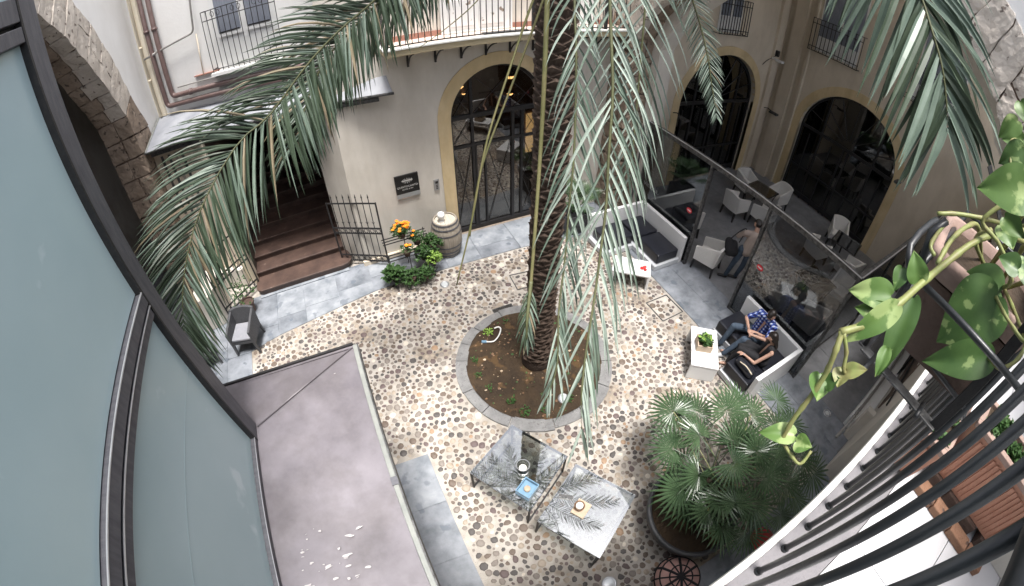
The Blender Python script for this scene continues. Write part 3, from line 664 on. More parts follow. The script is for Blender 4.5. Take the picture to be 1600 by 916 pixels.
# wall left of the stairs, under the canopy
lw = thing('canopy_side_wall', 'plastered wall left of the stairs under the sheet metal canopy', 'wall', (-3.4,8.3,0))
MB().prism([(-2.62,8.74),(-2.62,8.90),(-2.95,9.28),(-2.95,9.10)], 0, 3.93).build('stair_jamb', 'plaster_cream', lw)
MB().prism([(-2.95,9.10),(-2.95,9.4),(-4.03,9.75),(-4.03,9.45)], 0, 3.99).build('wall', 'plaster_cafe', lw)
for x in (-3.25,-3.42,-3.60,-3.80): MB().box(x-.03,x+.03,9.08-(x+2.95)*.325,9.11-(x+2.95)*.325,2.2,3.7).build('shutter_slat', 'iron_worn' if x != -3.42 else 'plaster_grey', lw)
MB().prism([(-2.95,8.92),(-2.95,9.09),(-4.03,9.44),(-4.03,9.2)], .02, .5).build('plinth', 'plaster', lw)
MB().prism([(-4.04,7.70),(-3.55,7.78),(-3.45,8.3),(-3.5,8.7),(-4.04,8.9)], .02, .9).build('low_block', 'plaster', lw, bevel=.01)

# ================================================================== SLANTED WHITE BUILDING (above the canopy)
q1 = V3((1.15,8.30,0)); q2 = V3((-3.7,10.5,0)); ddv = (q2-q1).normalized(); nrm = V3((ddv.y, -ddv.x, 0))
if nrm.y > 0: nrm = -nrm
def mpL(t, d, z):
    p = q1+ddv*t-nrm*d; return (p.x, p.y, z)     # d > 0 goes into the wall
wb = thing('white_side_building', 'bright white plastered upper facade above the canopy with a small balcony', 'building', (-1.3,9.4,4.28))
mb = MB(); mapped_wall(mb, mpL, -.02, 5.62, 4.2, 11.5, .35); mb.build('wall', 'plaster_white', wb)
mb = MB(); mb.hexa([mpL(a,d,z) for z in (4.29,11.5) for a,d in ((5.36,-.05),(5.62,-.05),(5.62,-.002),(5.36,-.002))]); mb.build('corner_pilaster', 'plaster_cream', wb)
def lbox(a0, a1, d0, d1, z0, z1, name, m, parent, bevel=0):
    mb = MB(); mb.hexa([mpL(a,d,z) for z in (z0,z1) for a,d in ((a0,d0),(a1,d0),(a1,d1),(a0,d1))]); return mb.build(name, m, parent, bevel=bevel)
fd = lbox(1.92,3.42,-.03,-.002,4.99,7.3,'french_door','white_paint',wb)
for (a0,a1) in ((2.04,2.58),(2.74,3.28)):
    lbox(a0,a1,-.05,-.031,5.74,7.2,'window_pane','curtain',fd); lbox(a0,a1,-.045,-.031,5.08,5.6,'lower_panel','white_paint',fd,.006)
    lbox(a0-.02,a1+.02,-.075,-.031,5.66,5.72,'sill','white_paint',fd)
    lbox(a0+.02,a1-.02,-.062,-.051,5.74,5.77,'dark_gasket','iron',fd)
bl2 = lbox(1.80,3.62,-.20,-.002,4.90,4.97,'balcony_slab','plaster_white',wb)
for z in (5.04,6.10,6.30): MB().tube([mpL(1.84,-.16,z), mpL(3.56,-.16,z)], .011, 6).build('rail', 'iron', bl2)
for z in (5.04,6.3): MB().tube([mpL(3.56,-.16,z), mpL(3.56,-.0,z)], .011, 6).build('rail', 'iron', bl2)
bmL = MB().box(-.007,.007,-.007,.007,0,1.34).mesh('baluster', 'iron')
for i in range(14):
    p = mpL(1.84+i*.1322, -.16, 4.965); placem(bmL, 'baluster', bl2, p)
for c_ in (2.2,2.7,3.2):
    mb = MB()
    for sgn in (-1, 1):
        sp = [mpL(c_+sgn*(.03+.055*(1-math.cos(a_))*(1-a_/14)), -.17, 6.2+.07*math.sin(a_)*(1-a_/16)) for a_ in [k*.6 for k in range(13)]]
        mb.tube(sp, .006, 5)
    mb.build('scroll', 'iron', bl2)
# pipes on the white building
def pipe(name, label, pts, r, m, clips=()):
    t = thing(name, label, 'pipe', pts[0]); mb = MB(); mb.tube(pts, r, 10); mb.build('pipe_run', m, t, smooth=True)
    for (p, q) in clips:
        mb = MB(); mb.tube([p, q], r*1.28, 10); mb.build('collar', m, t, smooth=True)
    return t
def corner(ptsLZ, d, n=5, rad=.12):
    "polyline in (t,z) with rounded corners"
    out = []
    for i, (a, z) in enumerate(ptsLZ):
        if i in (0, len(ptsLZ)-1): out.append(mpL(a, d, z)); continue
        p, c_, q = V3(ptsLZ[i-1]+(0,)), V3((a, z, 0)), V3(ptsLZ[i+1]+(0,))
        s_ = c_+(p-c_).normalized()*rad; e = c_+(q-c_).normalized()*rad
        for k in range(n+1):
            u_ = k/n; w_ = s_*(1-u_)**2+c_*2*u_*(1-u_)+e*u_*u_; out.append(mpL(w_.x, d, w_.y))
    return out
pipe('brown_drainpipe', 'outer brown drainpipe dropping beside the cream corner and turning along the wall foot', corner([(5.18,11.4),(5.18,4.50),(.4,4.50)], -.10), .058, 'pipe', [(mpL(5.18,-.1,6.3),mpL(5.18,-.1,6.36))])
pipe('brown_drainpipe', 'inner brown drainpipe turning above the outer one towards the small balcony', corner([(4.93,11.4),(4.93,4.70),(.9,4.70)], -.10), .058, 'pipe', [(mpL(4.93,-.1,6.3),mpL(4.93,-.1,6.36)), (mpL(4.4,-.1,4.7),mpL(4.34,-.1,4.7))])
pipe('cream_pipe', 'thin cream pipe standing on the canopy in front of the cream corner', [mpL(5.50,-.09,11.4),mpL(5.50,-.09,4.30)], .03, 'creampipe', [(mpL(5.5,-.09,5.2),mpL(5.5,-.09,5.25)),(mpL(5.5,-.09,6.0),mpL(5.5,-.09,6.06))])
pipe('grey_conduit', 'grey conduit coming down left of the french window and bending to the drainpipes', corner([(3.75,11.4),(3.75,6.9),(3.86,5.95),(5.45,5.75)], -.12), .022, 'greypipe', [(mpL(5.05,-.12,5.80),mpL(5.35,-.12,5.76))])
pipe('grey_conduit', 'thin pale conduit hanging down below the grey bend to the floor ledge', [mpL(3.86,-.05,5.9),mpL(3.93,-.05,4.95)], .014, 'plaster_cafe')
pipe('grey_conduit', 'thin grey conduit running along the ledge above the brown pipes', [mpL(4.75,-.05,4.86),mpL(3.0,-.05,4.86)], .014, 'greypipe')
lbox(3.5,4.2,-.06,-.002,4.975,5.0,'ledge','redtile',wb)

# canopy over the stairs
cn = thing('stair_canopy', 'grey sheet metal canopy over the stairs', 'canopy', (-1.4,9.0,4.0))
def cz(x, y):
    # plane through wall line z=4.28 and front line z=4.0
    f0 = 7.95+(x-1.24)*(9.05-7.95)/(-4.0-1.24); wl0 = 8.27+(x-1.15)*(10.6-8.27)/(-4.0-1.15)
    t_ = (y-f0)/max(.05, wl0-f0); return 4.0+.28*max(0, min(1, t_))
pol = [(1.26,7.95),(1.22,8.235),(.95,8.40),(-4.02,10.62),(-4.02,9.06)]
mb = MB(); mb.prism(pol, lambda x,y: cz(x,y)-.05, cz); mb.build('roof_sheet', 'canopy', cn)
mb = MB(); mb.tube([(1.28,7.94,3.985),(-4.02,9.05,3.985)], .028, 8); mb.build('front_gutter', 'iron_worn', cn, smooth=True)
mb = MB(); mb.tube([(-4.0,9.05,4.01),(-4.0,10.6,4.29)], .02, 6); mb.build('side_trim', 'zinc', cn)
MB().prism([(1.0,8.02),(1.0,8.14),(-3.9,9.16),(-3.9,9.06)], 3.86, 3.94).build('fascia_beam', 'iron_worn', cn)

# ================================================================== LEFT ARCH WALL (plane u = -4.05)
def arch_wall(root, mp, inner, outer, a0, a1, ztop, thick, wallname, wallmat, stonemat, ring_d, seed, zfoot=0, soff=None):
    "wall with big arch; inner/outer = matching polylines (a,z) of the stone ring, first and last at the piers' feet"
    mb = MB()
    # wall above the ring: columns from outer ring up
    top = outer[1:-1]
    for (p, zp), (q, zq) in zip(top, top[1:]):
        if abs(p-q) < 1e-4: continue
        lo, hi = (p, q) if p < q else (q, p)
        mb.hexa([mp(p,0,zp-.02),mp(q,0,zq-.02),mp(q,thick,zq-.02),mp(p,thick,zp-.02),mp(p,0,ztop),mp(q,0,ztop),mp(q,thick,ztop),mp(p,thick,ztop)])
    (p, zp) = outer[0]; (q, zq) = outer[-1]
    for e, s_ in ((p, a0), (q, a1)):
        if abs(e-s_) > .01: mb.hexa([mp(e,0,zfoot),mp(s_,0,zfoot),mp(s_,thick,zfoot),mp(e,thick,zfoot),mp(e,0,ztop),mp(s_,0,ztop),mp(s_,thick,ztop),mp(e,thick,ztop)])
    mb.build(wallname, wallmat, root)
    rr = random.Random(seed)
    for i in range(len(inner)-1):
        (a, az), (b, bz) = inner[i], inner[i+1]; (p, pz), (q, qz) = outer[i], outer[i+1]
        L = math.hypot(b-a, bz-az); k = max(1, round(L/.42))
        for j in range(k):
            f0, f1 = j/k, (j+1)/k; g_ = .006
            def lp(P, Q, f): return (P[0]+(Q[0]-P[0])*f, P[1]+(Q[1]-P[1])*f)
            A, B = lp(inner[i], inner[i+1], f0+g_), lp(inner[i], inner[i+1], f1-g_); P_, Q_ = lp(outer[i], outer[i+1], f0+g_), lp(outer[i], outer[i+1], f1-g_)
            split = rr.random() < .75 and math.hypot(P_[0]-A[0], P_[1]-A[1]) > .5
            sfr = rr.uniform(.35, .65)
            segs = [(0, sfr-.008), (sfr+.008, 1)] if split else [(0, 1)]
            for (s0, s1) in segs:
                c = [lp(A,P_,s0), lp(B,Q_,s0), lp(B,Q_,s1), lp(A,P_,s1)]
                dd_ = ring_d+rr.uniform(-.02, .012)
                dmid = thick*.5+rr.uniform(-.08, .08)
                halves = [(dd_, dmid-.006), (dmid+.006, thick+.01)] if s0 == 0 else [(dd_, thick*.55)]
                for (d0, d1) in halves:
                    mb = MB(); c8 = [mp(x,d0,z) for x,z in c]+[mp(x,d1,z) for x,z in c]
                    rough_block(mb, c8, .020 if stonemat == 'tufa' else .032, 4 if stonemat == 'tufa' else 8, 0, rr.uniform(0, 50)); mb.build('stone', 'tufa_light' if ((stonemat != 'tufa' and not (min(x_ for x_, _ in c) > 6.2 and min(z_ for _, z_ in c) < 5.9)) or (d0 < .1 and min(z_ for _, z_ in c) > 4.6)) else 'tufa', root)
    # mortar core between the stones
    core = MB()
    for i in range(len(inner)-1):
        (a, az), (b, bz) = inner[i], inner[i+1]; (p, pz), (q, qz) = outer[i], outer[i+1]
        def ins(P, Q): 
            f = .035; return (P[0]+(Q[0]-P[0])*f, P[1]+(Q[1]-P[1])*f)
        A, B = ins(inner[i], outer[i]), ins(inner[i+1], outer[i+1])
        core.hexa([mp(A[0],ring_d+.04,A[1]),mp(B[0],ring_d+.04,B[1]),mp(q,ring_d+.04,qz),mp(p,ring_d+.04,pz),mp(A[0],thick-.02,A[1]),mp(B[0],thick-.02,B[1]),mp(q,thick-.02,qz),mp(p,thick-.02,pz)])
    core.build('mortar_core', 'rubble', root)
def mpLA(a, d, z): return (-4.05-d, a, z)
la = thing('left_arch_wall', 'white wall with a big rough stone arch at the left, open to a dark room', 'wall', (-4.05,9.0,0))
inner = [(9.0,0),(8.98,2.2),(8.93,4.5),(8.86,4.95),(8.5,5.6),(8.0,6.33),(7.4,6.95),(6.8,7.48),(6.0,7.95),(5.0,8.25),(4.0,8.3),(3.0,8.1),(2.0,7.5),(1.2,6.5),(.8,5.2),(.7,4.0),(.7,0)]
outer = [(9.9,0),(9.9,2.2),(9.86,4.35),(9.45,5.25),(9.12,6.1),(8.55,7.0),(7.9,7.6),(7.25,8.15),(6.3,8.8),(5.1,9.1),(3.9,9.15),(2.8,8.9),(1.6,8.2),(.6,7.0),(.05,5.4),(-.1,4.0),(-.1,0)]
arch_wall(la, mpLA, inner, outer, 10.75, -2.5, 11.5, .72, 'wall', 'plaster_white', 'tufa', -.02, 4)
lroom = thing('left_room', 'dim empty plastered space behind the left stone arch', 'room', (-6.5,5,0))
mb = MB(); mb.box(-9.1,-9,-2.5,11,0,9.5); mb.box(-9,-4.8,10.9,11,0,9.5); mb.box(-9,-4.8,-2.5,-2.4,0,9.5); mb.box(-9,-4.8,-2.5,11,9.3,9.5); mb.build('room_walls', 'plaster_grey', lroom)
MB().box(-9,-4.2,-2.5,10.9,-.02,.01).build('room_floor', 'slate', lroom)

# ================================================================== RIGHT ARCH WALL (plane u = 6.3) and the cafe bay
def mpRA(a, d, z): return (6.3+d, a, z)
ra = thing('right_arch_wall', 'white wall with a big rough stone arch opening into the dark cafe bay', 'wall', (6.3,7.5,0))
# left pier's inner edge at v 7.45, right pier near v .45
inner = [(7.5,0),(7.5,2.5),(7.48,4.7),(7.22,5.2),(6.85,5.62),(6.4,6.0),(5.8,6.5),(5.0,6.95),(4.0,7.25),(3.1,7.32),(2.3,7.2),(1.72,7.13),(1.35,6.9),(1.0,6.63),(.65,6.35),(.42,6.02),(-.05,5.7),(-.42,5.0),(-.55,2.5),(-.55,0)]
outer = [(8.26,0),(8.26,2.5),(8.26,5.2),(7.95,5.9),(7.5,6.5),(6.9,7.0),(6.2,7.5),(5.2,8.0),(4.1,8.3),(3.0,8.35),(2.1,8.2),(1.45,7.95),(1.0,7.65),(.70,7.42),(.40,7.1),(-.1,6.9),(-.7,6.3),(-1.0,5.2),(-1.05,2.5),(-1.05,0)]
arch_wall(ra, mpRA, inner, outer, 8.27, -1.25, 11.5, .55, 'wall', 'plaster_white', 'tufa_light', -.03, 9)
# plastered inner arch behind the stones
mb = MB(); pin = [(a-.0 if a > 4 else a, z) for a, z in inner]
for i in range(len(pin)-1):
    (a, az), (b, bz) = pin[i], pin[i+1]
    sh = lambda a_, z_: (a_-.22 if a_ > 4 else a_+.10, z_-.18 if z_ > 4.6 else z_)
    A, B = sh(a, az), sh(b, bz)
    f = lambda P, o: (P[0]+(.6 if P[0] > 4 else -.6)*o, P[1]+o*.9)
    Pp, Qq = f((a, az), 1) if az > .1 else (a+(.6 if a > 4 else -.6), 0), f((b, bz), 1) if bz > .1 else (b+(.6 if b > 4 else -.6), 0)
    mp = mpRA
    mb.hexa([mp(A[0],.56,A[1]),mp(B[0],.56,B[1]),mp(Qq[0],.56,Qq[1]),mp(Pp[0],.56,Pp[1]),mp(A[0],.98,A[1]),mp(B[0],.98,B[1]),mp(Qq[0],.98,Qq[1]),mp(Pp[0],.98,Pp[1])])
mb.build('plastered_inner_arch', 'plaster', ra)
cb = thing('cafe_bay', 'shaded cream walls of the cafe bay with ochre framed arched doors', 'building', (13.3,4,0))
def mpC(a, d, z): return (a, 8.27+d, z)
def mpD(a, d, z): return (13.3+d, a, z)
def open_wall(mp, a0, a1, z1, thick, c, hw, zs, rise):
    mb = MB(); op = arch_curve(c, hw, zs, rise, 20)
    mb.hexa([mp(a,d,z) for z in (0,z1) for a,d in ((a0,0),(c-hw,0),(c-hw,thick),(a0,thick))])
    mb.hexa([mp(a,d,z) for z in (0,z1) for a,d in ((c+hw,0),(a1,0),(a1,thick),(c+hw,thick))])
    for (p, zp), (q, zq) in zip(op, op[1:]):
        mb.hexa([mp(p,0,zp),mp(q,0,zq),mp(q,thick,zq),mp(p,thick,zp),mp(p,0,z1),mp(q,0,z1),mp(q,thick,z1),mp(p,thick,z1)])
    return mb
open_wall(mpC, 6.86, 13.3, 9.5, .4, 10.57, 1.75, 2.6, 1.58).build('wall', 'plaster_cafe', cb)
open_wall(mpD, -1.0, 8.7, 9.5, .4, 5.10, 1.83, 2.45, 1.6).build('wall', 'plaster_cafe', cb)
MB().box(6.9,13.8,-1.1,8.7,9.3,9.5).build('ceiling', 'plaster_white', cb)
mb = MB(); arch_band(mb, mpC, 10.57, 1.75, 2.6, 1.58, .27, .02, -.02, .1, 24); mb.build('door_surround', 'yellow', cb)
mb = MB(); arch_band(mb, mpD, 5.10, 1.83, 2.45, 1.6, .30, .02, -.02, .1, 24); mb.build('door_surround', 'yellow', cb)
for (x0,x1,y0,y1) in ((12.72,13.05,8.17,8.268),(13.18,13.298,7.55,8.0),(13.2,13.298,7.2,7.28),(7.0,7.4,8.17,8.268)):
    MB().box(x0,x1,y0,y1,.02,9.29).build('pilaster', 'plaster_cafe', cb)
def cafe_door(mp, c, hw, zs, rise, seed):
    mb = MB(); arch_band(mb, mp, c, hw-.07, zs, rise-.07, .068, .02, .16, .24, 24)
    def vb(a, zt, w_=.06, d=.17): mb.hexa([mp(x,y,z) for z in (.02,zt) for x,y in ((a-w_/2,d),(a+w_/2,d),(a+w_/2,d+.06),(a-w_/2,d+.06))])
    def hb(z0, w_=.08, k=1): mb.hexa([mp(x,y,z) for z in (z0,z0+w_) for x,y in ((c-hw*k,.165),(c+hw*k,.165),(c+hw*k,.235),(c-hw*k,.235))])
    for f in (-.55,-.05,.05,.55): vb(c+hw*f, zs+rise*(.80 if abs(f) > .3 else .0)+(.05 if abs(f) < .3 else 0))
    for f in (-.78,-.3,.3,.78): vb(c+hw*f, zs-.2, .035)
    hb(zs-.05,.10,.99); hb(.06,.16,.99); hb(1.0,.06,.99)
    for k in range(1,8):   # fanlight rays
        a = math.pi*k/8
        p0 = (c-.25*math.cos(a), zs+.1+.2*math.sin(a)); p1 = (c-(hw-.1)*math.cos(a), zs+(rise-.1)*math.sin(a))
        mb.tube([mp(p0[0],.2,p0[1]), mp(p1[0],.2,p1[1])], .014, 5)
    d = mb.build('cafe_door', 'iron', cb)
    pm_ = MB(); pts = [(c-hw+.04,.1)]+arch_curve(c,hw-.05,zs,rise-.05,16)+[(c+hw-.04,.1)]
    pm_.add([mp(a,.21,z) for a,z in pts]+[mp(a,.216,z) for a,z in pts], [tuple(range(len(pts)))[::-1], tuple(range(len(pts),2*len(pts)))]); pm_.build('door_pane', 'glass_door', d)
cafe_door(mpC, 10.57, 1.75, 2.6, 1.58, 1); cafe_door(mpD, 5.10, 1.83, 2.45, 1.6, 2)
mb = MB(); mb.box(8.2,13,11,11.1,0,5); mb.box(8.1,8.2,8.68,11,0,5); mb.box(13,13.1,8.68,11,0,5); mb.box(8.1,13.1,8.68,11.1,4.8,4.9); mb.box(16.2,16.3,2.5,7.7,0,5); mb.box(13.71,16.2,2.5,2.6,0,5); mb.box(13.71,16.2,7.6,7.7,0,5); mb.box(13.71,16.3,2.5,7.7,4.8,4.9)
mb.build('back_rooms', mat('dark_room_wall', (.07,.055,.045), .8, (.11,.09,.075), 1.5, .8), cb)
MB().box(13.3,16.2,2.6,7.6,-.02,.018).build('back_room_floor', 'interior_floor', cb); MB().box(8.2,13,8.7,11,-.02,.018).build('back_room_floor', 'interior_floor', cb)
# blue banner, and bits seen in the far door
bn = thing('blue_banner', 'tall blue banner with pale print standing inside the far cafe door', 'banner', (13.6,6.3,.02))
MB().box(13.62,13.65,6.05,6.62,.1,2.1).build('banner_sheet', 'blueposter', bn); MB().box(13.56,13.72,6.0,6.68,.019,.1).build('base', 'iron', bn)
mb = MB(); mb.ball((13.615,6.32,1.35), .16, 12, 0, (.05,1,1.3)); mb.build('pale_emblem', 'signgrey', bn)
text('CK', .24, lambda x, y: (13.612, 6.33-x, 1.66+y), 'signwhite', bn)
pp = thing('hanging_notice', 'white sheet hung inside the far cafe door', 'notice', (13.6,4.2,1.2)); MB().box(13.60,13.606,4.25,4.47,1.0,1.35).build('sheet', 'paper', pp); MB().box(13.60,13.606,3.98,4.20,.98,1.33).build('sheet', 'paper', pp)
# cafe balconies and lamps
def juliet(mp, a0, a1, z0, label, nb):
    t = thing('window_balcony', label, 'balcony', mp((a0+a1)/2, 0, z0), 'black iron window balconies in the cafe bay')
    bx = lambda a, b, d0, d1, za, zb, n_, m_: MB().hexa([mp(x,y,z) for z in (za,zb) for x,y in ((a,d0),(b,d0),(b,d1),(a,d1))]).build(n_, m_, t)
    bx(a0+.15,a1-.15,-.02,-.002,z0+.06,z0+2.4,'window_frame','white_paint')
    w_ = (a1-a0-.3)/2
    for i in range(2): bx(a0+.2+i*w_,a0+.1+(i+1)*w_,-.03,-.021,z0+.55,z0+2.3,'window_pane','curtain')
    for z in (z0+.03, z0+.16, z0+.9, z0+1.06): bx(a0,a1,-.235,-.205,z,z+.022,'rail','iron')
    for a in (a0, a1-.022): bx(a,a+.022,-.204,-.003,z0+1.06,z0+1.08,'rail','iron'); bx(a,a+.022,-.204,-.003,z0+.03,z0+.05,'rail','iron')
    me = None
    for i in range(nb):
        a = a0+.01+(a1-a0-.02)*i/(nb-1); p = mp(a, -.22, z0+.03)
        if me is None: me = MB().box(-.009,.009,-.009,.009,0,1.05).mesh('baluster', 'iron')
        placem(me, 'baluster', t, p)
    for i in range(nb//2):
        a = a0+.06+(a1-a0-.12)*i/(nb//2-1)
        sp = [mp(a+.035*math.cos(k*.7)*(1-k/14), -.22, z0+.105+.04*math.sin(k*.7)*(1-k/14)) for k in range(10)]
        mb = MB(); mb.tube(sp, .006, 4); mb.build('scroll', 'iron', t)
juliet(mpC, 9.65, 10.95, 4.80, 'black iron window balcony above the nearer ochre arch of the cafe', 12)
juliet(mpD, 5.45, 7.25, 4.90, 'black iron window balcony above the far ochre arch of the cafe', 14)
juliet(mpD, 2.1, 3.9, 4.90, 'black iron window balcony half hidden by the big frond at the right', 14)
def spotlamp(loc, d, label):
    t = thing('wall_light', label, 'lamp', loc, 'wall lamps of the cafe bay'); x, y, z = loc; dx, dy = d
    mb = MB(); mb.tube([(x,y,z),(x+dx*.15,y+dy*.15,z+.05),(x+dx*.3,y+dy*.3,z+.02)], .015, 6); mb.build('arm', 'iron', t)
    mb = MB(); mb.rbox((x+dx*.42,y+dy*.42,z-.02), (.34 if dx else .16,.16 if dx else .34,.07)); mb.build('lamp_head', 'iron_worn', t, bevel=.02)
spotlamp((12.88,8.16,2.45), (0,-1), 'dark wall lamp on the pilaster between the two ochre arches')
spotlamp((8.62,8.25,2.45), (0,-1), 'grey wall lamp at the left side of the nearer ochre arch')
spotlamp((13.28,3.0,2.75), (-1,0), 'grey wall lamp at the right side of the far ochre arch')
cc = thing('security_camera', 'small white cameras and cables on the pilaster between the ochre arches', 'camera', (12.85,8.1,4.2))
MB().box(12.6,12.66,7.95,8.16,4.2,4.26).build('camera_body','white_paint',cc,bevel=.01); MB().box(12.85,13.0,7.9,8.16,4.12,4.2).build('camera_body','white_paint',cc,bevel=.01); MB().box(12.76,12.86,8.05,8.166,4.3,4.5).build('junction_box','iron',cc)
mb = MB(); mb.tube(bez([(12.3,8.24,3.95),(12.5,8.24,4.1),(12.7,8.1,4.3),(12.9,8.14,4.35),(13.1,8.2,4.33)],12), .012, 5); mb.build('cable','iron',cc)

# near wall of the cafe bay under our balcony
nw = thing('near_wall', 'pale plastered wall with rubble patch and pipes below the near balcony, at the right', 'wall', (8,-.5,0))
MB().prism([(5.9,-.9),(5.9,-.42),(13.3,-.02),(13.3,-.5)], 0, 4.7).build('wall', 'plaster', nw)
mb = MB(); rough_block(mb, [(7.3,-.40,.7),(12.0,-.11,.7),(12.0,-.07,.7),(7.3,-.33,.7),(7.3,-.40,3.6),(12.0,-.11,3.6),(12.0,-.07,3.6),(7.3,-.33,3.6)], .03, 14); mb.build('rubble_patch', 'rubble', nw)
MB().prism([(7.1,-.36),(7.1,-.02),(12.6,.30),(12.6,-.02)], .02, .30).build('plinth', 'plaster_white', nw, bevel=.01)
MB().prism([(6.9,-.40),(6.9,-.20),(7.05,-.16),(7.05,-.36)], .02, .9).build('low_pier', 'plaster', nw, bevel=.01)
pipe('wall_pipe', 'pale water pipe with a tap running low along the right wall', [(6.3,-.12,.42),(7.4,-.07,.42),(12.4,.22,.5)], .03, 'greypipe', [((7.0,-.09,.42),(7.06,-.087,.42)),((7.15,-.08,.42),(7.2,-.078,.42)),((7.28,-.075,.42),(7.32,-.073,.42))])
pipe('wall_pipe', 'black cable line running above the pale pipe on the right wall', [(6.5,-.36,1.6),(9.0,-.2,1.35),(12.5,-.02,1.2)], .018, 'iron')
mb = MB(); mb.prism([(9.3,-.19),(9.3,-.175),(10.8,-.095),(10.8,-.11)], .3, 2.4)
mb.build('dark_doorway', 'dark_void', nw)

# ================================================================== GLASS SCREEN of the cafe
gs = thing('glass_screen', 'tall smoked glass wind screen with dark metal frame in front of the cafe', 'screen', (6.9,4.5,0))
SU = 6.90
for v, n_ in ((7.42,0),(5.17,1),(3.56,2),(1.42,3)):
    MB().box(SU-.045,SU+.045,v-.03,v+.03,.02,2.66).build('post', 'frame' if v == 7.42 else 'iron_worn', gs, bevel=.004)
MB().box(SU-.05,SU+.05,1.39,7.45,2.662,2.76).build('top_rail', 'iron_worn', gs, bevel=.004)
MB().box(SU-.055,SU-.03,1.37,7.45,2.762,2.776).build('bright_trim', 'frame_edge', gs)
MB().box(SU+.051,12.9,1.37,1.46,2.662,2.76).build('top_rail', 'iron_worn', gs, bevel=.004)
MB().box(SU+.0,12.9,1.36,1.385,2.762,2.776).build('bright_trim', 'frame_edge', gs)
for v0, v1 in ((5.205,7.385),(1.455,3.525)):
    MB().box(SU-.004,SU+.004,v0,v1,.06,2.66).build('glass_pane', 'glass_screen', gs)
    MB().box(SU-.03,SU+.03,v0-.004,v1+.004,.021,.058).build('bottom_rail', 'iron_worn', gs)
MB().box(SU+.046,12.8,1.411,1.419,.9,2.66).build('glass_pane', 'glass_screen', gs)
MB().box(SU+.046,12.8,1.40,1.43,.86,.90).build('mid_rail', 'iron_worn', gs)
for x in (8.9,10.9,12.8): MB().box(x-.03,x+.03,1.385,1.445,.02,2.66).build('post', 'iron_worn', gs)
for v, z, lb in ((5.48,1.35,0),(3.28,1.42,1)):
    mb = MB(); mb.ball((SU-.007,v,z), .07, 12, 0, (.03,1.25,.9)); mb.build('red_reflection', 'redreflection', gs)  # red neon reflection in the pane, painted as a flat coloured disc
    mb = MB(); mb.box(SU-.0125,SU-.0105,v-.05,v+.05,z-.012,z+.012); mb.build('reflection_bar', 'paper', gs)  # white bar belongs to the painted reflection
text('vineria', .20, lambda x, y: (SU-.006, 6.85-x, 1.12+y), 'signgrey', gs)
# metal kiosk below the frosted glass
ks = thing('kiosk_roof', 'low kiosk with a stained purple grey sheet metal roof beside the frosted glass', 'kiosk', (-1.2,2.6,0))
mb = MB(); mb.box(-4.0,-.66,-1.2,3.02,.0,2.86); mb.build('wall', 'iron_worn', ks)
def rz(x, y): return 3.02-.06*max(0, min(1, (x+1.6)/1.2))-.05*max(0, min(1, (y-2.5)/.75))
E1 = [(-4.05,2.55),(-1.56,2.55),(-.385,3.27),(-4.05,3.27)]; E2 = [(-1.56,-1.2),(-.385,-1.2),(-.385,3.27),(-1.56,2.55)]
mb = MB(); mb.prism(E1, 2.90, rz); mb.build('rear_sheet', 'roofmetal', ks); mb = MB(); mb.prism(E2, 2.90, rz); mb.build('side_sheet', 'roofmetal', ks)
mb = MB(); mb.tube([(-1.54,2.56,3.03),(-.41,3.25,2.92)], .010, 6); mb.build('hip_seam', 'roofmetal', ks, smooth=True)
MB().box(-4.05,-.375,3.272,3.30,2.80,2.955).build('rear_edge', 'iron', ks)
MB().box(-4.05,-.385,3.245,3.27,2.906,2.935).build('rear_lip', 'roofmetal', ks)
mb = MB(); mb.box(-.384,-.335,1.62,3.27,2.86,2.945); mb.build('side_flashing', 'zinc', ks, bevel=.006); MB().box(-.384,-.335,-1.2,1.60,2.855,2.94).build('side_flashing', 'zinc', ks, bevel=.006)
MB().box(-.334,-.322,-1.2,3.27,2.80,2.95).build('gutter_edge', 'iron_worn', ks)
MB().box(-.39,-.33,1.58,1.66,2.93,2.952).build('joint_cover', 'frame', ks)
dr_ = random.Random(21)
spl = thing('bird_droppings', 'dried white splashes on the lower part of the purple metal roof', 'splashes', (-1.0,1.2,2.97))
for i in range(46):
    x, y = (dr_.uniform(-1.35,-.75), dr_.uniform(.45,1.4)); r = dr_.uniform(.003,.013)
    if i > 44: x, y = dr_.uniform(-1.3,-.5), dr_.uniform(1.5,3.0); r *= .45
    mb = MB(); n_ = 9; zz = rz(x, y)+.0015
    st_ = dr_.uniform(1, 4.0); an = dr_.uniform(-.15, .35)
    ring = []
    for k in range(n_):
        a = 2*math.pi*k/n_; q = r*dr_.uniform(.55, 1.25); px, py = q*math.cos(a)*st_, q*math.sin(a)
        X, Y = x+px*math.cos(an)-py*math.sin(an), y+px*math.sin(an)+py*math.cos(an); ring.append((X, Y, rz(X,Y)+.0015))
    mb.add([(x,y,rz(x,y)+.004)]+ring, [(0,k+1,(k+1)%n_+1) for k in range(n_)]); mb.build('splash', 'dropping', spl)

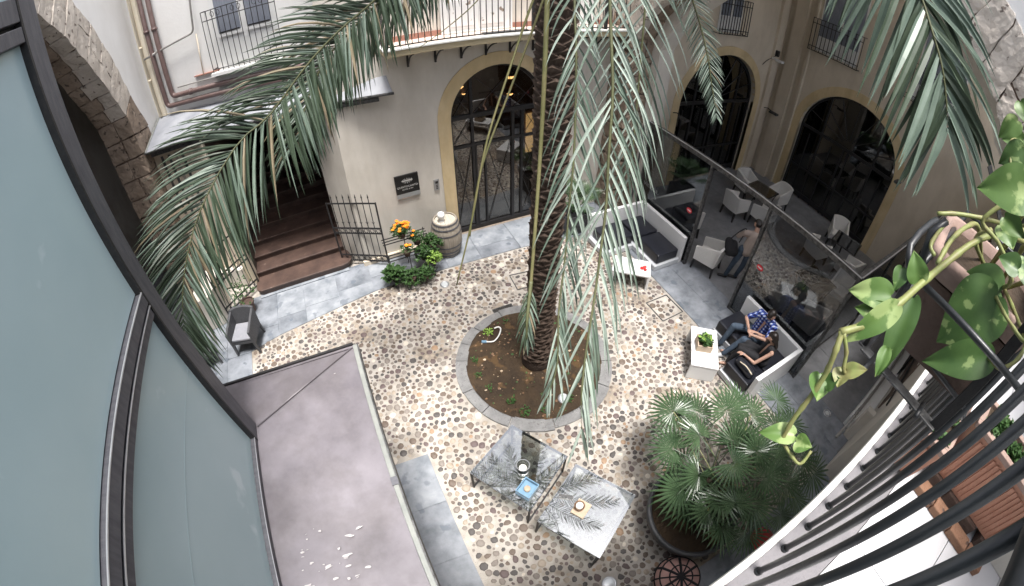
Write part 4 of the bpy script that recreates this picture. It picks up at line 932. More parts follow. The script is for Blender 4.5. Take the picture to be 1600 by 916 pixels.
# ================================================================== FROSTED GLASS BOX (plane u = -1.55)
fb = thing('frosted_glass_wall', 'tall frosted pale blue glass wall in a grey steel frame, filling the left foreground', 'glass wall', (-1.6,1,3.03))
MB().box(-1.70,-1.55,2.42,2.60,3.03,8.6).build('corner_post', 'frame', fb, bevel=.006)
MB().box(-1.62,-1.545,2.40,2.419,3.03,8.6).build('dark_gasket', 'iron', fb)
for (z0, z1, nm, m_, x1) in ((3.035,3.085,'bottom_rail','frame',-1.55),(4.79,4.865,'transom','frame',-1.555),(4.895,4.985,'transom','frame',-1.545),(6.74,6.83,'transom','frame',-1.55),(6.86,7.0,'transom','frame',-1.55)):
    MB().box(-1.68,x1,-1.6,2.40,z0,z1).build(nm, m_, fb, bevel=.004)
MB().box(-1.66,-1.60,-1.6,2.40,4.866,4.894).build('groove', 'iron', fb); MB().box(-1.66,-1.60,-1.6,2.40,6.831,6.859).build('groove', 'iron', fb)
MB().box(-1.5545,-1.5435,-1.6,2.40,4.986,4.994).build('bright_edge', 'frame_edge', fb); MB().box(-1.5545,-1.5435,-1.6,2.40,4.8655,4.8735).build('bright_edge', 'frame_edge', fb)
MB().box(-1.553,-1.547,-1.6,2.40,3.0855,3.093).build('bright_edge', 'frame_edge', fb)
MB().box(-1.62,-1.60,-1.6,2.40,3.086,4.789).build('frosted_pane', 'frost', fb); MB().box(-1.62,-1.60,-1.6,2.40,4.996,6.739).build('frosted_pane', 'frost', fb); MB().box(-1.62,-1.60,-1.6,2.40,7.001,8.5).build('frosted_pane', 'frost', fb)
MB().box(-1.5995,-1.598,-1.6,2.40,4.215,4.222).build('pane_line', 'frost_line', fb)  # thin, slightly darker line across the lower pane
MB().box(-4.0,-1.71,2.42,2.60,3.03,8.6).build('rear_face', 'frame', fb)
MB().box(-4.0,-1.55,-1.6,2.60,8.601,8.7).build('roof_plate', 'frame', fb)
MB().box(-3.9,-1.72,-1.6,2.40,3.03,3.06).build('inner_floor', 'plaster_grey', fb); MB().box(-3.95,-3.9,-1.6,2.40,3.03,8.6).build('inner_wall', 'plaster', fb)

# ================================================================== OUR BUILDING: facade behind the camera and the near balcony
ob = thing('near_building', 'pale facade and balcony wall at the near side of the courtyard', 'building', (2,-1.35,0))
MB().box(-1.5,6.3,-1.6,-1.27,0,7.5).build('wall', 'plaster_white', ob)
MB().box(-4.1,-1.5,-2.6,-2.45,0,11.5).build('wall', 'plaster_white', ob)
nb = thing('near_balcony', 'near balcony with white tiled floor, marble edge and black railing', 'balcony', (3.2,-.7,5.0))
MB().box(-.2,6.25,-1.268,-.25,4.86,5.02).build('slab', 'plaster_cafe', nb)
MB().box(-.2,6.25,-.40,-.285,5.021,5.045).build('grey_margin', 'balc_edge', nb)
MB().box(-.2,6.25,-.284,-.19,5.012,5.048).build('grey_margin', 'balc_edge', nb)
MB().box(-.22,6.25,-.189,-.158,5.012,5.052).build('marble_edge', 'white_edge', nb, bevel=.006)
tx = -.2
for i in range(9):
    x1_ = tx+.72
    for (y0, y1) in ((-.82,-.402),(-1.265,-.822)):
        MB().box(tx,x1_-.003,y0,y1-.003,5.021,5.043).build('floor_tile', 'balc_tile', nb)
    tx = x1_
bmn = MB(); bmn.tube([(0,0,0),(0,0,1.215)], .0122, 12); bmn = bmn.mesh('baluster', 'rail', smooth=True)
collar = MB(); collar.lathe([(.017,0),(.017,.012),(.0125,.016)], (0,0,0), 12); collar = collar.mesh('collar', 'rail', smooth=True)
for i in range(44):
    x = -.03+i*.14
    placem(bmn, 'baluster', nb, (x,-.225,5.045))
    if i < 30: placem(collar, 'foot_collar', nb, (x,-.225,5.046))
mb = MB(); mb.tube([(-.2,-.225,6.275),(6.25,-.225,6.275)], .021, 14); mb.build('handrail', 'rail', nb, smooth=True)
# planter boxes
def planter_box(x0, x1, y0, y1, z0, z1, label, mname, seed):
    t = thing('planter_box', label, 'planter', ((x0+x1)/2,(y0+y1)/2,z0), 'long terracotta boxes on the near balcony')
    mb = MB(); s_ = .02
    mb.hexa([(x0+s_,y0+s_,z0),(x1-s_,y0+s_,z0),(x1-s_,y1-s_,z0),(x0+s_,y1-s_,z0),(x0,y0,z1-.03),(x1,y0,z1-.03),(x1,y1,z1-.03),(x0,y1,z1-.03)]); mb.build('box_body', mname, t)
    k = int((y1-y0)/.03)
    mb = MB()
    for i in range(k):
        y = y0+.03+(y1-y0-.06)*i/k; mb.hexa([(x0+s_-.006,y,z0+.02),(x0+s_,y,z0+.02),(x0+s_,y+.018,z0+.02),(x0+s_-.006,y+.018,z0+.02),(x0-.007,y,z1-.06),(x0,y,z1-.06),(x0,y+.018,z1-.06),(x0-.007,y+.018,z1-.06)])
    mb.build('ribs', mname, t)
    mb = MB(); 
    mb.box(x0-.015,x0+.02,y0-.015,y1+.015,z1-.03,z1); mb.box(x1-.02,x1+.015,y0-.015,y1+.015,z1-.03,z1); mb.box(x0+.02,x1-.02,y0-.015,y0+.02,z1-.03,z1); mb.box(x0+.02,x1-.02,y1-.02,y1+.015,z1-.03,z1)
    mb.build('rim', 'terracotta_rim', t, bevel=.004)
    MB().box(x0+.02,x1-.02,y0+.02,y1-.02,z1-.029,z1-.022).build('soil', 'soil', t)
    mb = MB(); rr = random.Random(seed)
    for i in range(34): sprig(mb, (rr.uniform(x0+.03,x1-.03), rr.uniform(y0+.03,y1-.03), z1-.02), .03, 14, .035, rr=rr, up=1.3, wid=.8)
    stuff(mb.build('foliage', 'herb', t))
    return t
planter_box(1.80,2.02,-1.08,-.47,5.12,5.47,'ribbed terracotta planter box nearest the railing, full of small leaved plants','terracotta',1)
planter_box(1.66,2.3,-.40,-.30,5.05,5.2,'slim orange terracotta box standing just behind the railing bars','terracotta',2) if False else None
planter_box(1.66,2.50,-.44,-.29,5.06,5.33,'second terracotta planter box set along the railing, seen through its bars','terracotta',3)
bk = thing('brick_stand', 'low brown brick ledge carrying the ribbed planter box', 'stand', (1.9,-.7,5.05))
for i in range(4):
    y = -1.07+i*.152; MB().box(1.69,1.765,y,y+.147,5.044,5.09).build('brick', 'brick', bk, bevel=.006)
    MB().box(1.80,2.02,y+.02,y+.12,5.045,5.118).build('brick', 'terracotta_old', bk, bevel=.006)
MB().box(1.86,2.6,-1.266,-1.10,5.046,5.5).build('low_block', 'plaster', ob)

# ================================================================== PALM
palm = thing('date_palm', 'tall date palm with scarred dark trunk and long drooping fronds in the planting bed', 'palm tree', (2.39,4.14,0))
mb = MB(); tz = [i*.25 for i in range(31)]
trp = [(2.39+.03*math.sin(z*.5), 4.14+.02*math.sin(z*.8), z) for z in tz]
mb.tube([(2.39,4.14,-.1)]+trp[1:], [.30]+[.25 if z < .3 else .190+.05*math.exp(-z*1.3)-.010*min(z,6)/6 for z in tz[1:]], 20); mb.build('trunk', 'trunk', palm, smooth=True)
sm = random.Random(17); scm = []
for k in range(5):
    mb = MB(); q = random.Random(k)
    w_, h_, d_ = .105, .12, .05
    # a cut leaf base: wide diamond, thick at the upper lip
    vs = [(-w_,0,0),(0,0,-h_*.6),(w_,0,0),(0,0,h_*.75), (-w_*.8,d_*.5,.015),(0,d_*.35,-h_*.4),(w_*.8,d_*.5,.015),(0,d_*1.25,h_*.45),(0,d_*1.0,.01)]
    vs = [(x+q.uniform(-.008,.008), y+q.uniform(-.006,.006), z+q.uniform(-.008,.008)) for x,y,z in vs]
    mb.add(vs, [(0,4,5,1),(1,5,6,2),(2,6,7,3),(3,7,4,0),(4,8,5),(5,8,6),(6,8,7),(7,8,4)]); scm.append(mb)
allsc = []
z = .25; i = 0
while z < 7.3:
    a = i*2.39996; r = .180+.05*math.exp(-z*1.3)-.010*min(z,6)/6; f = .98+.25*sm.random()+(.15 if z > 4.5 else 0)
    allsc.append((a, r, z, f, sm.randrange(5))); z += .0125; i += 1
# the 300 nearest the camera side are parts, the rest one joined piece
camd = lambda s_: -(math.cos(s_[0])*(0-2.39)+math.sin(s_[0])*(0-4.14))-s_[2]*.05
order = sorted(allsc, key=camd)
scm_me = [m_.mesh('leaf_scar', 'scar') for m_ in scm]
rest = MB()
for idx, (a, r, z, f, k) in enumerate(order):
    ctr = V3((2.39+.03*math.sin(z*.5), 4.14+.02*math.sin(z*.8), z))
    rot = Matrix.Rotation(a-math.pi/2, 3, 'Z')
    if idx < 300:
        o = bpy.data.objects.new('leaf_scar', scm_me[k]); C.objects.link(o); o.parent = palm
        o.location = ctr+rot@V3((0,r-.004,0))-V3((2.39,4.14,0)); o.rotation_euler = (0,0,a-math.pi/2); o.scale = (f,f,f)
    else: rest.add([ctr+rot@(V3((x*f, y*f+r-.004, zz*f))) for x,y,zz in scm[k].v], scm[k].f)
stuff(rest.build('old_leaf_scars', 'scar', palm))
def frond(path, L, n, side, droop=.35, seed=0, wid=.022, start=.12, m=('frond','frond_pale'), pf=.45, name='frond', fwd=.75, spread=1, parent=palm, label=None, rr0=.016, taper=.55, dryf=.04, tipl=.45, lr=(1,1)):
    "one feather leaf: midrib along path, folded leaflets both sides"
    rr = random.Random(seed); P = bez(path, 60); Ls = [0]
    for a, b in zip(P, P[1:]): Ls.append(Ls[-1]+(b-a).length)
    T = Ls[-1]; side = V3(side).normalized()
    def at(s):
        s *= T; i = 0
        while i < 58 and Ls[i+1] < s: i += 1
        u = (s-Ls[i])/max(1e-6, Ls[i+1]-Ls[i]); return P[i].lerp(P[i+1], u), (P[i+1]-P[i]).normalized()
    fr = MB()
    for i in range(n):
        s = start+(1-start)*(i+.5)/n
        for sg in (-1, 1):
            if lr[0 if sg < 0 else 1] < rr.random(): continue
            p, t = at(min(.998, s+rr.uniform(-.004,.004)))
            sd = (side-t*side.dot(t)).normalized(); nm = sd.cross(t).normalized()
            k = (s-start)/(1-start)
            ln = L*(.55+.9*k-.45*k*k if k < .5 else 1-(1-tipl)*((k-.5)/.5)**2*1.0)*rr.uniform(.86,1.1)
            fw = fwd+.55*k+rr.uniform(-.10,.12)
            d = (sd*sg*math.cos(fw)*spread+t*math.sin(fw)+nm*rr.uniform(-.22,.38)).normalized()
            g_ = droop*(1+.3*rr.uniform(-1,1))
            q = p.copy(); pts = [q]; ns = 5; dd_ = d
            for j in range(ns):
                dd_ = (dd_+V3((0,0,-1))*g_/ns*(.5+j*.35)).normalized(); q = q+dd_*ln/ns; pts.append(q)
            wv = nm.cross(d).normalized()*1.0
            wv = (wv+nm*rr.uniform(-.6,.6)).normalized(); wd = wid*rr.uniform(.8,1.15)
            prof = [.45,1,1,.86,.58,.03]
            up = d.cross(wv).normalized()
            vs = []
            for j, c in enumerate(pts):
                h = wd*prof[j]*.5; vs += [c-wv*h, c+up*h*.55, c+wv*h]
            fs = []
            for j in range(ns): fs += [(j*3,j*3+1,j*3+4,j*3+3),(j*3+1,j*3+2,j*3+5,j*3+4)]
            x = rr.random(); fr.add(vs, fs, 2 if x < dryf else 1 if x < dryf+pf else 0)
    ob_ = fr.build(name, [m[0], m[1], 'frond_dry'], parent, label=label)
    mr = MB(); mr.tube(P[::2], [rr0*(1-taper*i/30)-(rr0*.35 if i > 27 else 0) for i in range(len(P[::2]))], 6)
    if parent is palm: mr.build('midrib', 'rachis', ob_, smooth=True)
    else: mr.build('midrib', 'rachis', ob_, smooth=True)
    return ob_
CR = (2.39, 4.14, 7.75)
cr = V3(CR)
def aim(p): # direction across the view at point p, for blades that face the camera
    return (V3(p)-V3((0,0,6.5))).normalized()
frond([CR,(2.0,4.1,7.6),(1.24,4.01,6.75),(.66,4.03,6.2),(.24,4.05,5.92),(-.08,4.02,5.69),(-.49,3.91,5.36),(-.83,3.82,5.25-.03),(-1.25,3.56,4.9),(-1.49,3.33,4.63),(-1.67,3.13,4.34),(-1.79,2.93,4.03)], .92, 180, (-.35,.25,.9), .42, 1, .026, .28, pf=.22, fwd=.42, tipl=.52, rr0=.013, dryf=.05, label='longest frond, arching to the left over the canopy and armchairs')
frond([CR,(1.9,4.2,7.3),(1.3,4.2,6.5),(.7,4.53,6.07),(.34,4.63,5.77),(.08,4.7,5.53),(-.16,4.63,5.2),(-.38,4.5,4.78)], .80, 130, (-.35,.3,.9), .5, 2, .026, .30, pf=.22, fwd=.45, dryf=.14, tipl=.6, label='shorter frond with some brown leaflets above the stair entrance')
frond([CR,(2.2,3.5,7.7),(1.95,3.1,7.1),(1.83,2.86,6.5),(1.7,2.69,6.16),(1.64,2.55,5.88),(1.59,2.44,5.61),(1.48,2.23,5.14),(1.39,2.1,4.87),(1.28,1.92,4.58),(1.14,1.72,4.32),(1.02,1.48,4.1),(.93,1.39,3.95),(.87,1.33,3.80)], .58, 72, (.87,-.45,.05), .7, 3, .018, .22, m=('frond_pale','frond_white'), pf=.45, fwd=.78, tipl=.30, rr0=.011, dryf=.01, lr=(.6,.9), label='frond hanging straight down in front of the trunk')
frond([CR,(2.2,3.2,7.9),(1.9,2.7,7.2),(1.77,2.42,6.5),(1.72,2.32,6.21),(1.66,2.18,5.91),(1.61,2.06,5.66),(1.51,1.9,5.32),(1.44,1.77,5.06),(1.34,1.63,4.82),(1.24,1.49,4.62),(1.11,1.32,4.42),(.99,1.13,4.2),(.93,.96,3.95)], .76, 84, (.87,-.45,.05), .62, 4, .0185, .22, m=('frond_pale','frond_white'), pf=.7, fwd=.74, tipl=.42, rr0=.013, dryf=.0, lr=(.3,.9), label='pale frond hanging down to the right of the trunk, nearest the camera')
frond([CR,(2.6,3.6,8.0),(2.5,2.9,7.3),(2.2,2.55,6.6),(2.12,2.45,6.2),(2.05,2.35,5.75),(1.95,2.2,5.3),(1.9,2.1,4.95)], .72, 30, (.87,-.45,.05), .55, 14, .016, .3, m=('frond_pale','frond_white'), pf=.8, fwd=.6, tipl=.5, rr0=.012, dryf=.0, label='short pale frond crossing behind the two hanging ones')
frond([CR,(3.3,4.6,8.3),(4.1,4.6,7.4),(4.4,4.51,6.6),(4.63,4.4,6.04),(4.8,4.3,5.61),(4.85,4.12,5.19),(4.86,4.02,4.94),(4.87,3.8,4.49)], .42, 110, (.7,-.35,.6), .35, 5, .016, .40, m=('frond_pale','frond_white'), pf=.45, fwd=.45, tipl=.35, label='small narrow frond hanging in front of the nearer ochre arch')
frond([CR,(2.8,3.0,8.6),(2.55,1.9,8.2),(2.42,1.2,7.4),(2.38,.93,6.98),(2.38,.74,6.72),(2.36,.66,6.61),(2.34,.55,6.46),(2.345,.48,6.33),(2.34,.41,6.19)], .84, 96, (.70,-.60,.38), .40, 6, .038, .36, m=('frond','frond_pale'), pf=.62, fwd=.44, tipl=.52, rr0=.010, dryf=.0, label='big close frond coming down from the top right')
frond([CR,(2.9,3.1,8.7),(2.6,2.2,8.3),(2.3,1.6,7.5),(2.15,1.25,6.95),(2.12,1.08,6.74)], .42, 34, (.8,-.5,.3), .6, 16, .030, .45, pf=.45, fwd=.5, tipl=.6, rr0=.012, dryf=.0, label='frond tip peeping in left of the big close one at the top right')
# fronds of the crown above the picture: they shade the court and show in the glass
fr_r = random.Random(77)
for k in range(20):
    a = k*2.39996+.5; el = .25+.75*fr_r.random(); Lf = fr_r.uniform(2.2, 3.0); dx, dy = math.cos(a), math.sin(a)
    if dx*(-.3)+dy*(-.95) > .7: el = 1.1
    pts = [CR]+[(CR[0]+dx*Lf*t*math.cos(el)*(1.05), CR[1]+dy*Lf*t*math.cos(el)*1.05, CR[2]+Lf*(math.sin(el)*t*1.3-.75*t*t*math.cos(el)+.35*t)) for t in (.25,.5,.75,1)]
    pts = [(x,y,max(z_,7.35)) for x,y,z_ in pts]
    frond(pts, .5, 30, (-dy,dx,0), .3, 100+k, .026, .18, fwd=.5)
def stalk(pts, r0, r1, label, m='stalk'):
    mb = MB(); P = bez(pts, 30); mb.tube(P, [r0+(r1-r0)*i/29 for i in range(30)], 7, flat=.6); mb.build('flower_stalk', m, palm, smooth=True, label=label)
stalk([(2.2,3.6,7.6),(1.9,3.4,6.41),(1.73,3.36,6.07),(1.49,3.25,5.56),(1.17,3.04,4.97),(.94,2.81,4.46),(.69,2.61,3.97)], .02, .009, 'bare olive stalk reaching farthest down in front of the door')
stalk([(2.3,3.8,7.6),(2.01,3.57,6.4),(1.88,3.5,6.0),(1.56,3.38,5.34),(1.19,3.16,4.76),(1.01,2.99,4.39),(.93,2.89,4.21)], .019, .010, 'bare olive stalk just right of the longer one')
stalk([(2.1,3.5,7.6),(1.65,2.97,6.42),(1.59,2.87,6.13),(1.48,2.68,5.55),(1.37,2.5,5.04),(1.1,2.06,4.32),(.99,1.89,4.12)], .026, .010, 'flat green leaf stalk hanging along the left side of the trunk')
stalk([(2.0,3.6,7.2),(1.62,3.65,6.4),(1.4,3.72,6.06),(1.14,3.78,5.83),(.88,3.81,5.67)], .010, .005, 'thin pale stalk crossing the rear balcony railing')
frond([(1.1,2.06,4.32),(.99,1.89,4.12),(.96,1.83,3.95)], .26, 12, (.87,-.45,0), .8, 9, .016, .1, fwd=.9, name='frond', label='small leaf tuft at the end of the flat green stalk')

# ================================================================== POTTED FAN PALM
fp = thing('fan_palm', 'bushy dark green fan palm growing from the big charcoal pot', 'fan palm', (3.0,.42,.5))
pot = thing('round_pot', 'big round charcoal pot holding the fan palm', 'pot', (3.0,.42,0))
mb = MB(); mb.lathe([(.001,.02),(.46,.02),(.56,.15),(.655,.40),(.68,.56),(.70,.57),(.70,.63),(.665,.64),(.63,.62),(.62,.50)], (3.0,.42,0), 48); mb.build('pot_body', 'pot_grey', pot, smooth=True)
mb = MB(); mb.lathe([(.625,.49),(.3,.53),(.001,.56)], (3.0,.42,0), 32); mb.build('pot_soil', 'soil', pot, smooth=True)
mb = MB(); stems = []
fr3 = random.Random(31)
cst = [((2.95,.5,.5),(3.2,.62,1.15)),((3.1,.35,.5),(3.5,.45,1.05)),((3.05,.55,.5),(3.3,.95,.95)),((2.9,.35,.5),(2.95,.20,.92))]
for a, b in cst: mb.tube([a, ((a[0]+b[0])/2,(a[1]+b[1])/2+.02,(a[2]+b[2])/2), b], [.06,.055,.04], 8)
mb.build('stem', 'trunk', fp, smooth=True)
def fanleaf(hub, outd, upn, r, seed, label=None):
    "fan blade: ~34 narrow folded segments spread from the hub"
    rr = random.Random(seed); outd = V3(outd).normalized(); upn = V3(upn); upn = (upn-outd*upn.dot(outd)).normalized(); sd = outd.cross(upn).normalized()
    f = MB(); n = 25; span = R(rr.uniform(135,155))
    for i in range(n):
        a = -span+2*span*(i+.5)/n; ca, sa = math.cos(a), math.sin(a)
        d = (outd*ca+sd*sa).normalized(); L = r*(.72+.28*math.cos(a*.5))*rr.uniform(.9,1.06)
        d = (d+upn*(.12*math.cos(a*1.0)-.05)+upn*rr.uniform(-.04,.04)).normalized()
        tng = upn.cross(d).normalized(); w_ = math.sin(span/n)*L*.46*.9
        hb = V3(hub); m1 = hb+d*L*.46; tip1 = hb+d*L*.97+tng*w_*.25+V3((0,0,-L*rr.uniform(.03,.20))); q1_ = hb+d*L*.78+V3((0,0,-L*.03))
        ww = w_*rr.uniform(.9,1.05); up_ = upn*ww*.5
        f.add([hb+d*.01, m1-tng*ww+up_*0, m1+up_, m1+tng*ww, q1_-tng*ww*.55, q1_+up_*.6, q1_+tng*ww*.55, tip1],
              [(0,1,2),(0,2,3),(1,4,5,2),(2,5,6,3),(4,7,5),(5,7,6)])
    return f.build('fan_leaf', 'fan', fp, label=label)
base = V3((3.40,.45,1.0))
HUBS = [(3.27,1.74,1.3),(2.91,1.25,1.3),(3.88,1.26,1.5),(4.18,1.02,1.5),(4.95,1.0,1.3),(3.32,1.21,1.4),(4.07,.30,1.4),(4.58,.02,1.3),(4.16,-.13,1.2),(3.13,.30,1.2),(3.47,-.06,1.2),(2.94,-.03,1.1),(4.20,-.40,1.1),(3.88,-.45,1.0),(3.35,.56,1.6),(3.24,1.48,1.2),
    (3.2,.1,1.3),(2.72,.72,1.15),(2.85,.25,1.2),(5.0,.55,1.15),(4.75,-.3,1.1),(3.55,1.75,1.2),
    (3.6,.8,1.55),(3.75,.15,1.45),(4.5,.65,1.4),(3.05,.75,1.2),(3.62,1.55,1.25),(2.85,.5,.95),(3.3,-.35,.95),(4.4,.35,1.1),(4.35,1.35,1.2),(3.7,.5,1.7),(3.05,1.0,1.0),(3.9,.75,1.3)]
for i, h_ in enumerate(HUBS):
    b0 = V3(cst[i % 4][1]).lerp(base, .5); hub = V3(h_); hub = b0+(hub-b0)*.97
    d = (hub-b0).normalized(); out = (d*1.0+V3((0,0,-.12-.25*min(1,(hub-b0).length)))).normalized()
    if i in (14, 25, 16): out = (V3((fr3.uniform(-1,1), fr3.uniform(-1,1), -.1))).normalized()
    upv = V3((-d.x*.5+fr3.uniform(-.3,.3), -d.y*.5-.15+fr3.uniform(-.3,.3), 1))
    pts = bez([b0, b0.lerp(hub,.5)+V3((0,0,.05)), hub], 8); pm2 = MB(); pm2.tube(pts, .007, 5)
    lf = fanleaf(hub, out, upv, fr3.uniform(.42,.54), 500+i); pm2.build('petiole', 'vine' if i % 3 == 0 else 'fan', lf)
# low pots and pouf beside
pf_ = thing('striped_pouf', 'pink and black checked pouf beside the charcoal pot', 'pouf', (2.38,-.30,0))
mb = MB(); mb.lathe([(.001,.02),(.26,.02),(.32,.10),(.33,.25),(.29,.36),(.15,.40),(.001,.41)], (2.38,-.30,0), 28); mb.build('cushion_body', mat('pink_woven_fabric', (.44,.25,.22), .9, (.52,.33,.29), 10, .8, bump=.4, bscale=100), pf_, smooth=True)
for i in range(6):
    a = i*math.pi/6; P = [(2.38+math.cos(a)*r_, -.30+math.sin(a)*r_, z_) for r_, z_ in ((-.335,.1),(-.338,.25),(-.296,.365),(-.15,.408),(0,.418),(.15,.408),(.296,.365),(.338,.25),(.335,.1))]
    mb = MB(); mb.tube(P, .012 if i % 2 else .02, 5); mb.build('dark_stripe', 'blackcloth', pf_)
for r_, z_ in ((.338,.22),(.30,.362),(.17,.408)):
    mb = MB(); mb.tube([(2.38+math.cos(2*math.pi*j/24)*r_, -.30+math.sin(2*math.pi*j/24)*r_, z_) for j in range(25)], .011, 5); mb.build('dark_stripe', 'blackcloth', pf_)
rc = thing('red_cushion', 'red woven cushion lying on the ground behind the fan palm', 'cushion', (3.92,-.62,.02))
mb = MB(); mb.ball((3.92,-.62,.14), .22, 14, 0, (1,1,.5)); mb.build('cushion_body', mat('red_fabric', (.35,.02,.025), .8, (.50,.05,.05), 8, .8), rc, smooth=True)

# ================================================================== COFFEE TABLES
def coffee_table(cor, z, label, seed):
    t = thing('coffee_table', label, 'table', (sum(c[0] for c in cor)/4, sum(c[1] for c in cor)/4, 0), 'glass topped coffee tables')
    cx, cy = sum(c[0] for c in cor)/4, sum(c[1] for c in cor)/4
    for (x, y) in cor:
        x2, y2 = cx+(x-cx)*.975, cy+(y-cy)*.975; mb = MB(); mb.rbox((x2,y2,z/2-.0), (.026,.026,z-.03), math.atan2(cor[1][1]-cor[0][1], cor[1][0]-cor[0][0])); mb.build('leg', 'iron', t)
    for zz, nm in ((z-.018,'top_frame_bar'),(.05,'floor_bar')):
        for i, (a, b) in enumerate(zip(cor, cor[1:]+cor[:1])):
            if nm == 'floor_bar' and i % 2: continue
            A = V3((cx+(a[0]-cx)*.975, cy+(a[1]-cy)*.975, zz)); B = V3((cx+(b[0]-cx)*.975, cy+(b[1]-cy)*.975, zz)); d = (B-A).normalized(); A += d*.014; B -= d*.014; s_ = V3((-d.y,d.x,0))*.012; u_ = V3((0,0,.012))
            mb = MB(); mb.hexa([A-s_-u_,B-s_-u_,B+s_-u_,A+s_-u_,A-s_+u_,B-s_+u_,B+s_+u_,A+s_+u_]); mb.build(nm, 'iron', t)
    mb = MB(); mb.prism(cor, z-.004, z+.008); mb.build('glass_top', 'glass_top', t)
    mb = MB(); A = V3((cx+(cor[0][0]-cx)*.96, cy+(cor[0][1]-cy)*.96, z-.05)); 
    return t
coffee_table([(.96,1.52),(1.82,2.05),(1.32,2.87),(.45,2.40)], .62, 'glass coffee table with the blue box, nearer the palm bed', 1)
coffee_table([(1.48,.51),(2.38,1.06),(1.87,1.89),(.99,1.36)], .62, 'glass coffee table with the candle on a wooden tray, nearer the pot', 2)
cj = thing('candle_jar', 'glass hurricane jar with a white candle on the table nearer the palm', 'candle', (1.14,2.12,.63))
mb = MB(); mb.lathe([(.075,.0),(.09,.02),(.092,.20),(.085,.20),(.083,.02)], (1.14,2.12,.632), 24); mb.build('jar', 'glass', cj, smooth=True); mb = MB(); mb.lathe([(.001,.01),(.05,.01),(.052,.12),(.001,.125)], (1.14,2.12,.635), 20); mb.build('candle', 'wax', cj, smooth=True)
mb = MB(); mb.tube([(1.14+.09*math.cos(2*math.pi*j/20),2.12+.09*math.sin(2*math.pi*j/20),.834) for j in range(21)], .006, 6); mb.build('rim', 'steel', cj)
cd2 = thing('tray_candle', 'white candle in a brown bowl on a square wooden tray, on the second glass table', 'candle', (1.58,1.28,.63))
mb = MB(); mb.rbox((1.60,1.25,.642), (.24,.20,.02), .53); mb.build('tray', 'palewood', cd2, bevel=.004)
mb = MB(); mb.lathe([(.001,.0),(.045,.0),(.07,.03),(.075,.075),(.068,.075),(.06,.03)], (1.58,1.28,.654), 22); mb.build('bowl', 'brownwood', cd2, smooth=True); mb = MB(); mb.lathe([(.001,.02),(.05,.02),(.052,.085),(.03,.09),(.001,.09)], (1.58,1.28,.654), 18); mb.build('candle', 'wax', cd2, smooth=True)
rd = thing('dark_holder', 'small dark wooden bar lying beside the candle tray', 'tray', (1.52,1.47,.63)); mb = MB(); mb.rbox((1.50,1.50,.645), (.05,.20,.03), .95); mb.build('bar', 'iron_worn', rd)
bb = thing('blue_box', 'open blue glass box with a small candle on the table nearer the palm', 'box', (1.07,1.83,.63)); ang = .53
mb = MB(); mb.rbox((1.07,1.83,.640), (.26,.22,.012), ang); mb.build('box_base', 'bluebox', bb)
for dx, dy, sx, sy in ((.12,0,.012,.22),(-.12,0,.012,.22),(0,.105,.228,.012),(0,-.105,.228,.012)):
    c, s_ = math.cos(ang), math.sin(ang); mb = MB(); mb.rbox((1.07+dx*c-dy*s_,1.83+dx*s_+dy*c,.69), (sx,sy,.086), ang); mb.build('box_side', 'bluebox', bb)
mb = MB(); mb.lathe([(.001,.0),(.045,.0),(.045,.05),(.001,.05)], (1.07,1.83,.648), 16); mb.build('candle', 'palewood', bb, smooth=True)

# ================================================================== BARREL, FLOWERS
br = thing('wine_barrel', 'old grey oak wine barrel with dark hoops beside the arched door', 'barrel', (1.98,7.88,.02))
def brr(z): return .355-.085*((z-.46)/.46)**2
ns = 22
for i in range(ns):
    mb = MB(); a0, a1 = 2*math.pi*(i+.03)/ns, 2*math.pi*(i+.97)/ns; zz = [0,.1,.23,.35,.46,.57,.69,.82,.92]
    vs = []; 
    for z in zz:
        for a, r in ((a0,brr(z)),(a1,brr(z)),(a1,brr(z)-.03),(a0,brr(z)-.03)): vs.append((1.98+r*math.cos(a),7.88+r*math.sin(a),.02+z))
    fs = [(j*4+q, j*4+(q+1)%4, j*4+4+(q+1)%4, j*4+4+q) for j in range(8) for q in range(4)]+[(3,2,1,0),(32,33,34,35)]
    mb.add(vs, fs); mb.build('stave', 'barrel_wood', br)
for z in (.05,.15,.30,.62,.77,.87):
    mb = MB(); r0, r1 = brr(z)+.001, brr(z+.035)+.001; mb.lathe([(r0,z),(r0+.005,z),(r1+.005,z+.035),(r1,z+.035)], (1.98,7.88,.02), 40); mb.build('hoop', 'hoop', br, smooth=False)
hd = MB(); hd.lathe([(.245,.885),(.001,.885)], (1.98,7.88,.02), 30); hd.build('barrel_head', 'barrel_head', br)
for i in range(5): MB().box(1.98-.20+.08*i,1.98-.20+.08*i+.003,7.88-.19,7.88+.19,.9055,.907).build('head_joint', 'hoop', br)
fn = thing('stone_ball', 'white stone ball ornament on a small foot, on the barrel top', 'ornament', (1.90,7.86,.906))
mb = MB(); mb.lathe([(.001,0),(.06,0),(.06,.02),(.03,.04),(.028,.07),(.05,.085),(.085,.13),(.09,.17),(.07,.22),(.03,.245),(.001,.25)], (1.90,7.86,.906), 20); mb.build('ball', 'white_paint', fn, smooth=True)
fs_ = thing('flower_stand', 'dark metal plant stand crowded with small pots beside the barrel', 'plant stand', (1.0,7.5,.02))
for x in (.55,1.0,1.45):
    for y, zt in ((7.18,.35),(7.5,.65),(7.85,.9)):
        mb = MB(); mb.tube([(x,y,.02),(x,y,zt)], .010, 6); mb.build('leg', 'iron', fs_)
for y, z in ((7.2,.30),(7.5,.58),(7.8,.82)):
    for dy in (-.1,0,.1): MB().box(.5,1.5,y+dy-.012,y+dy+.012,z-.012,z).build('shelf_slat', 'iron', fs_)
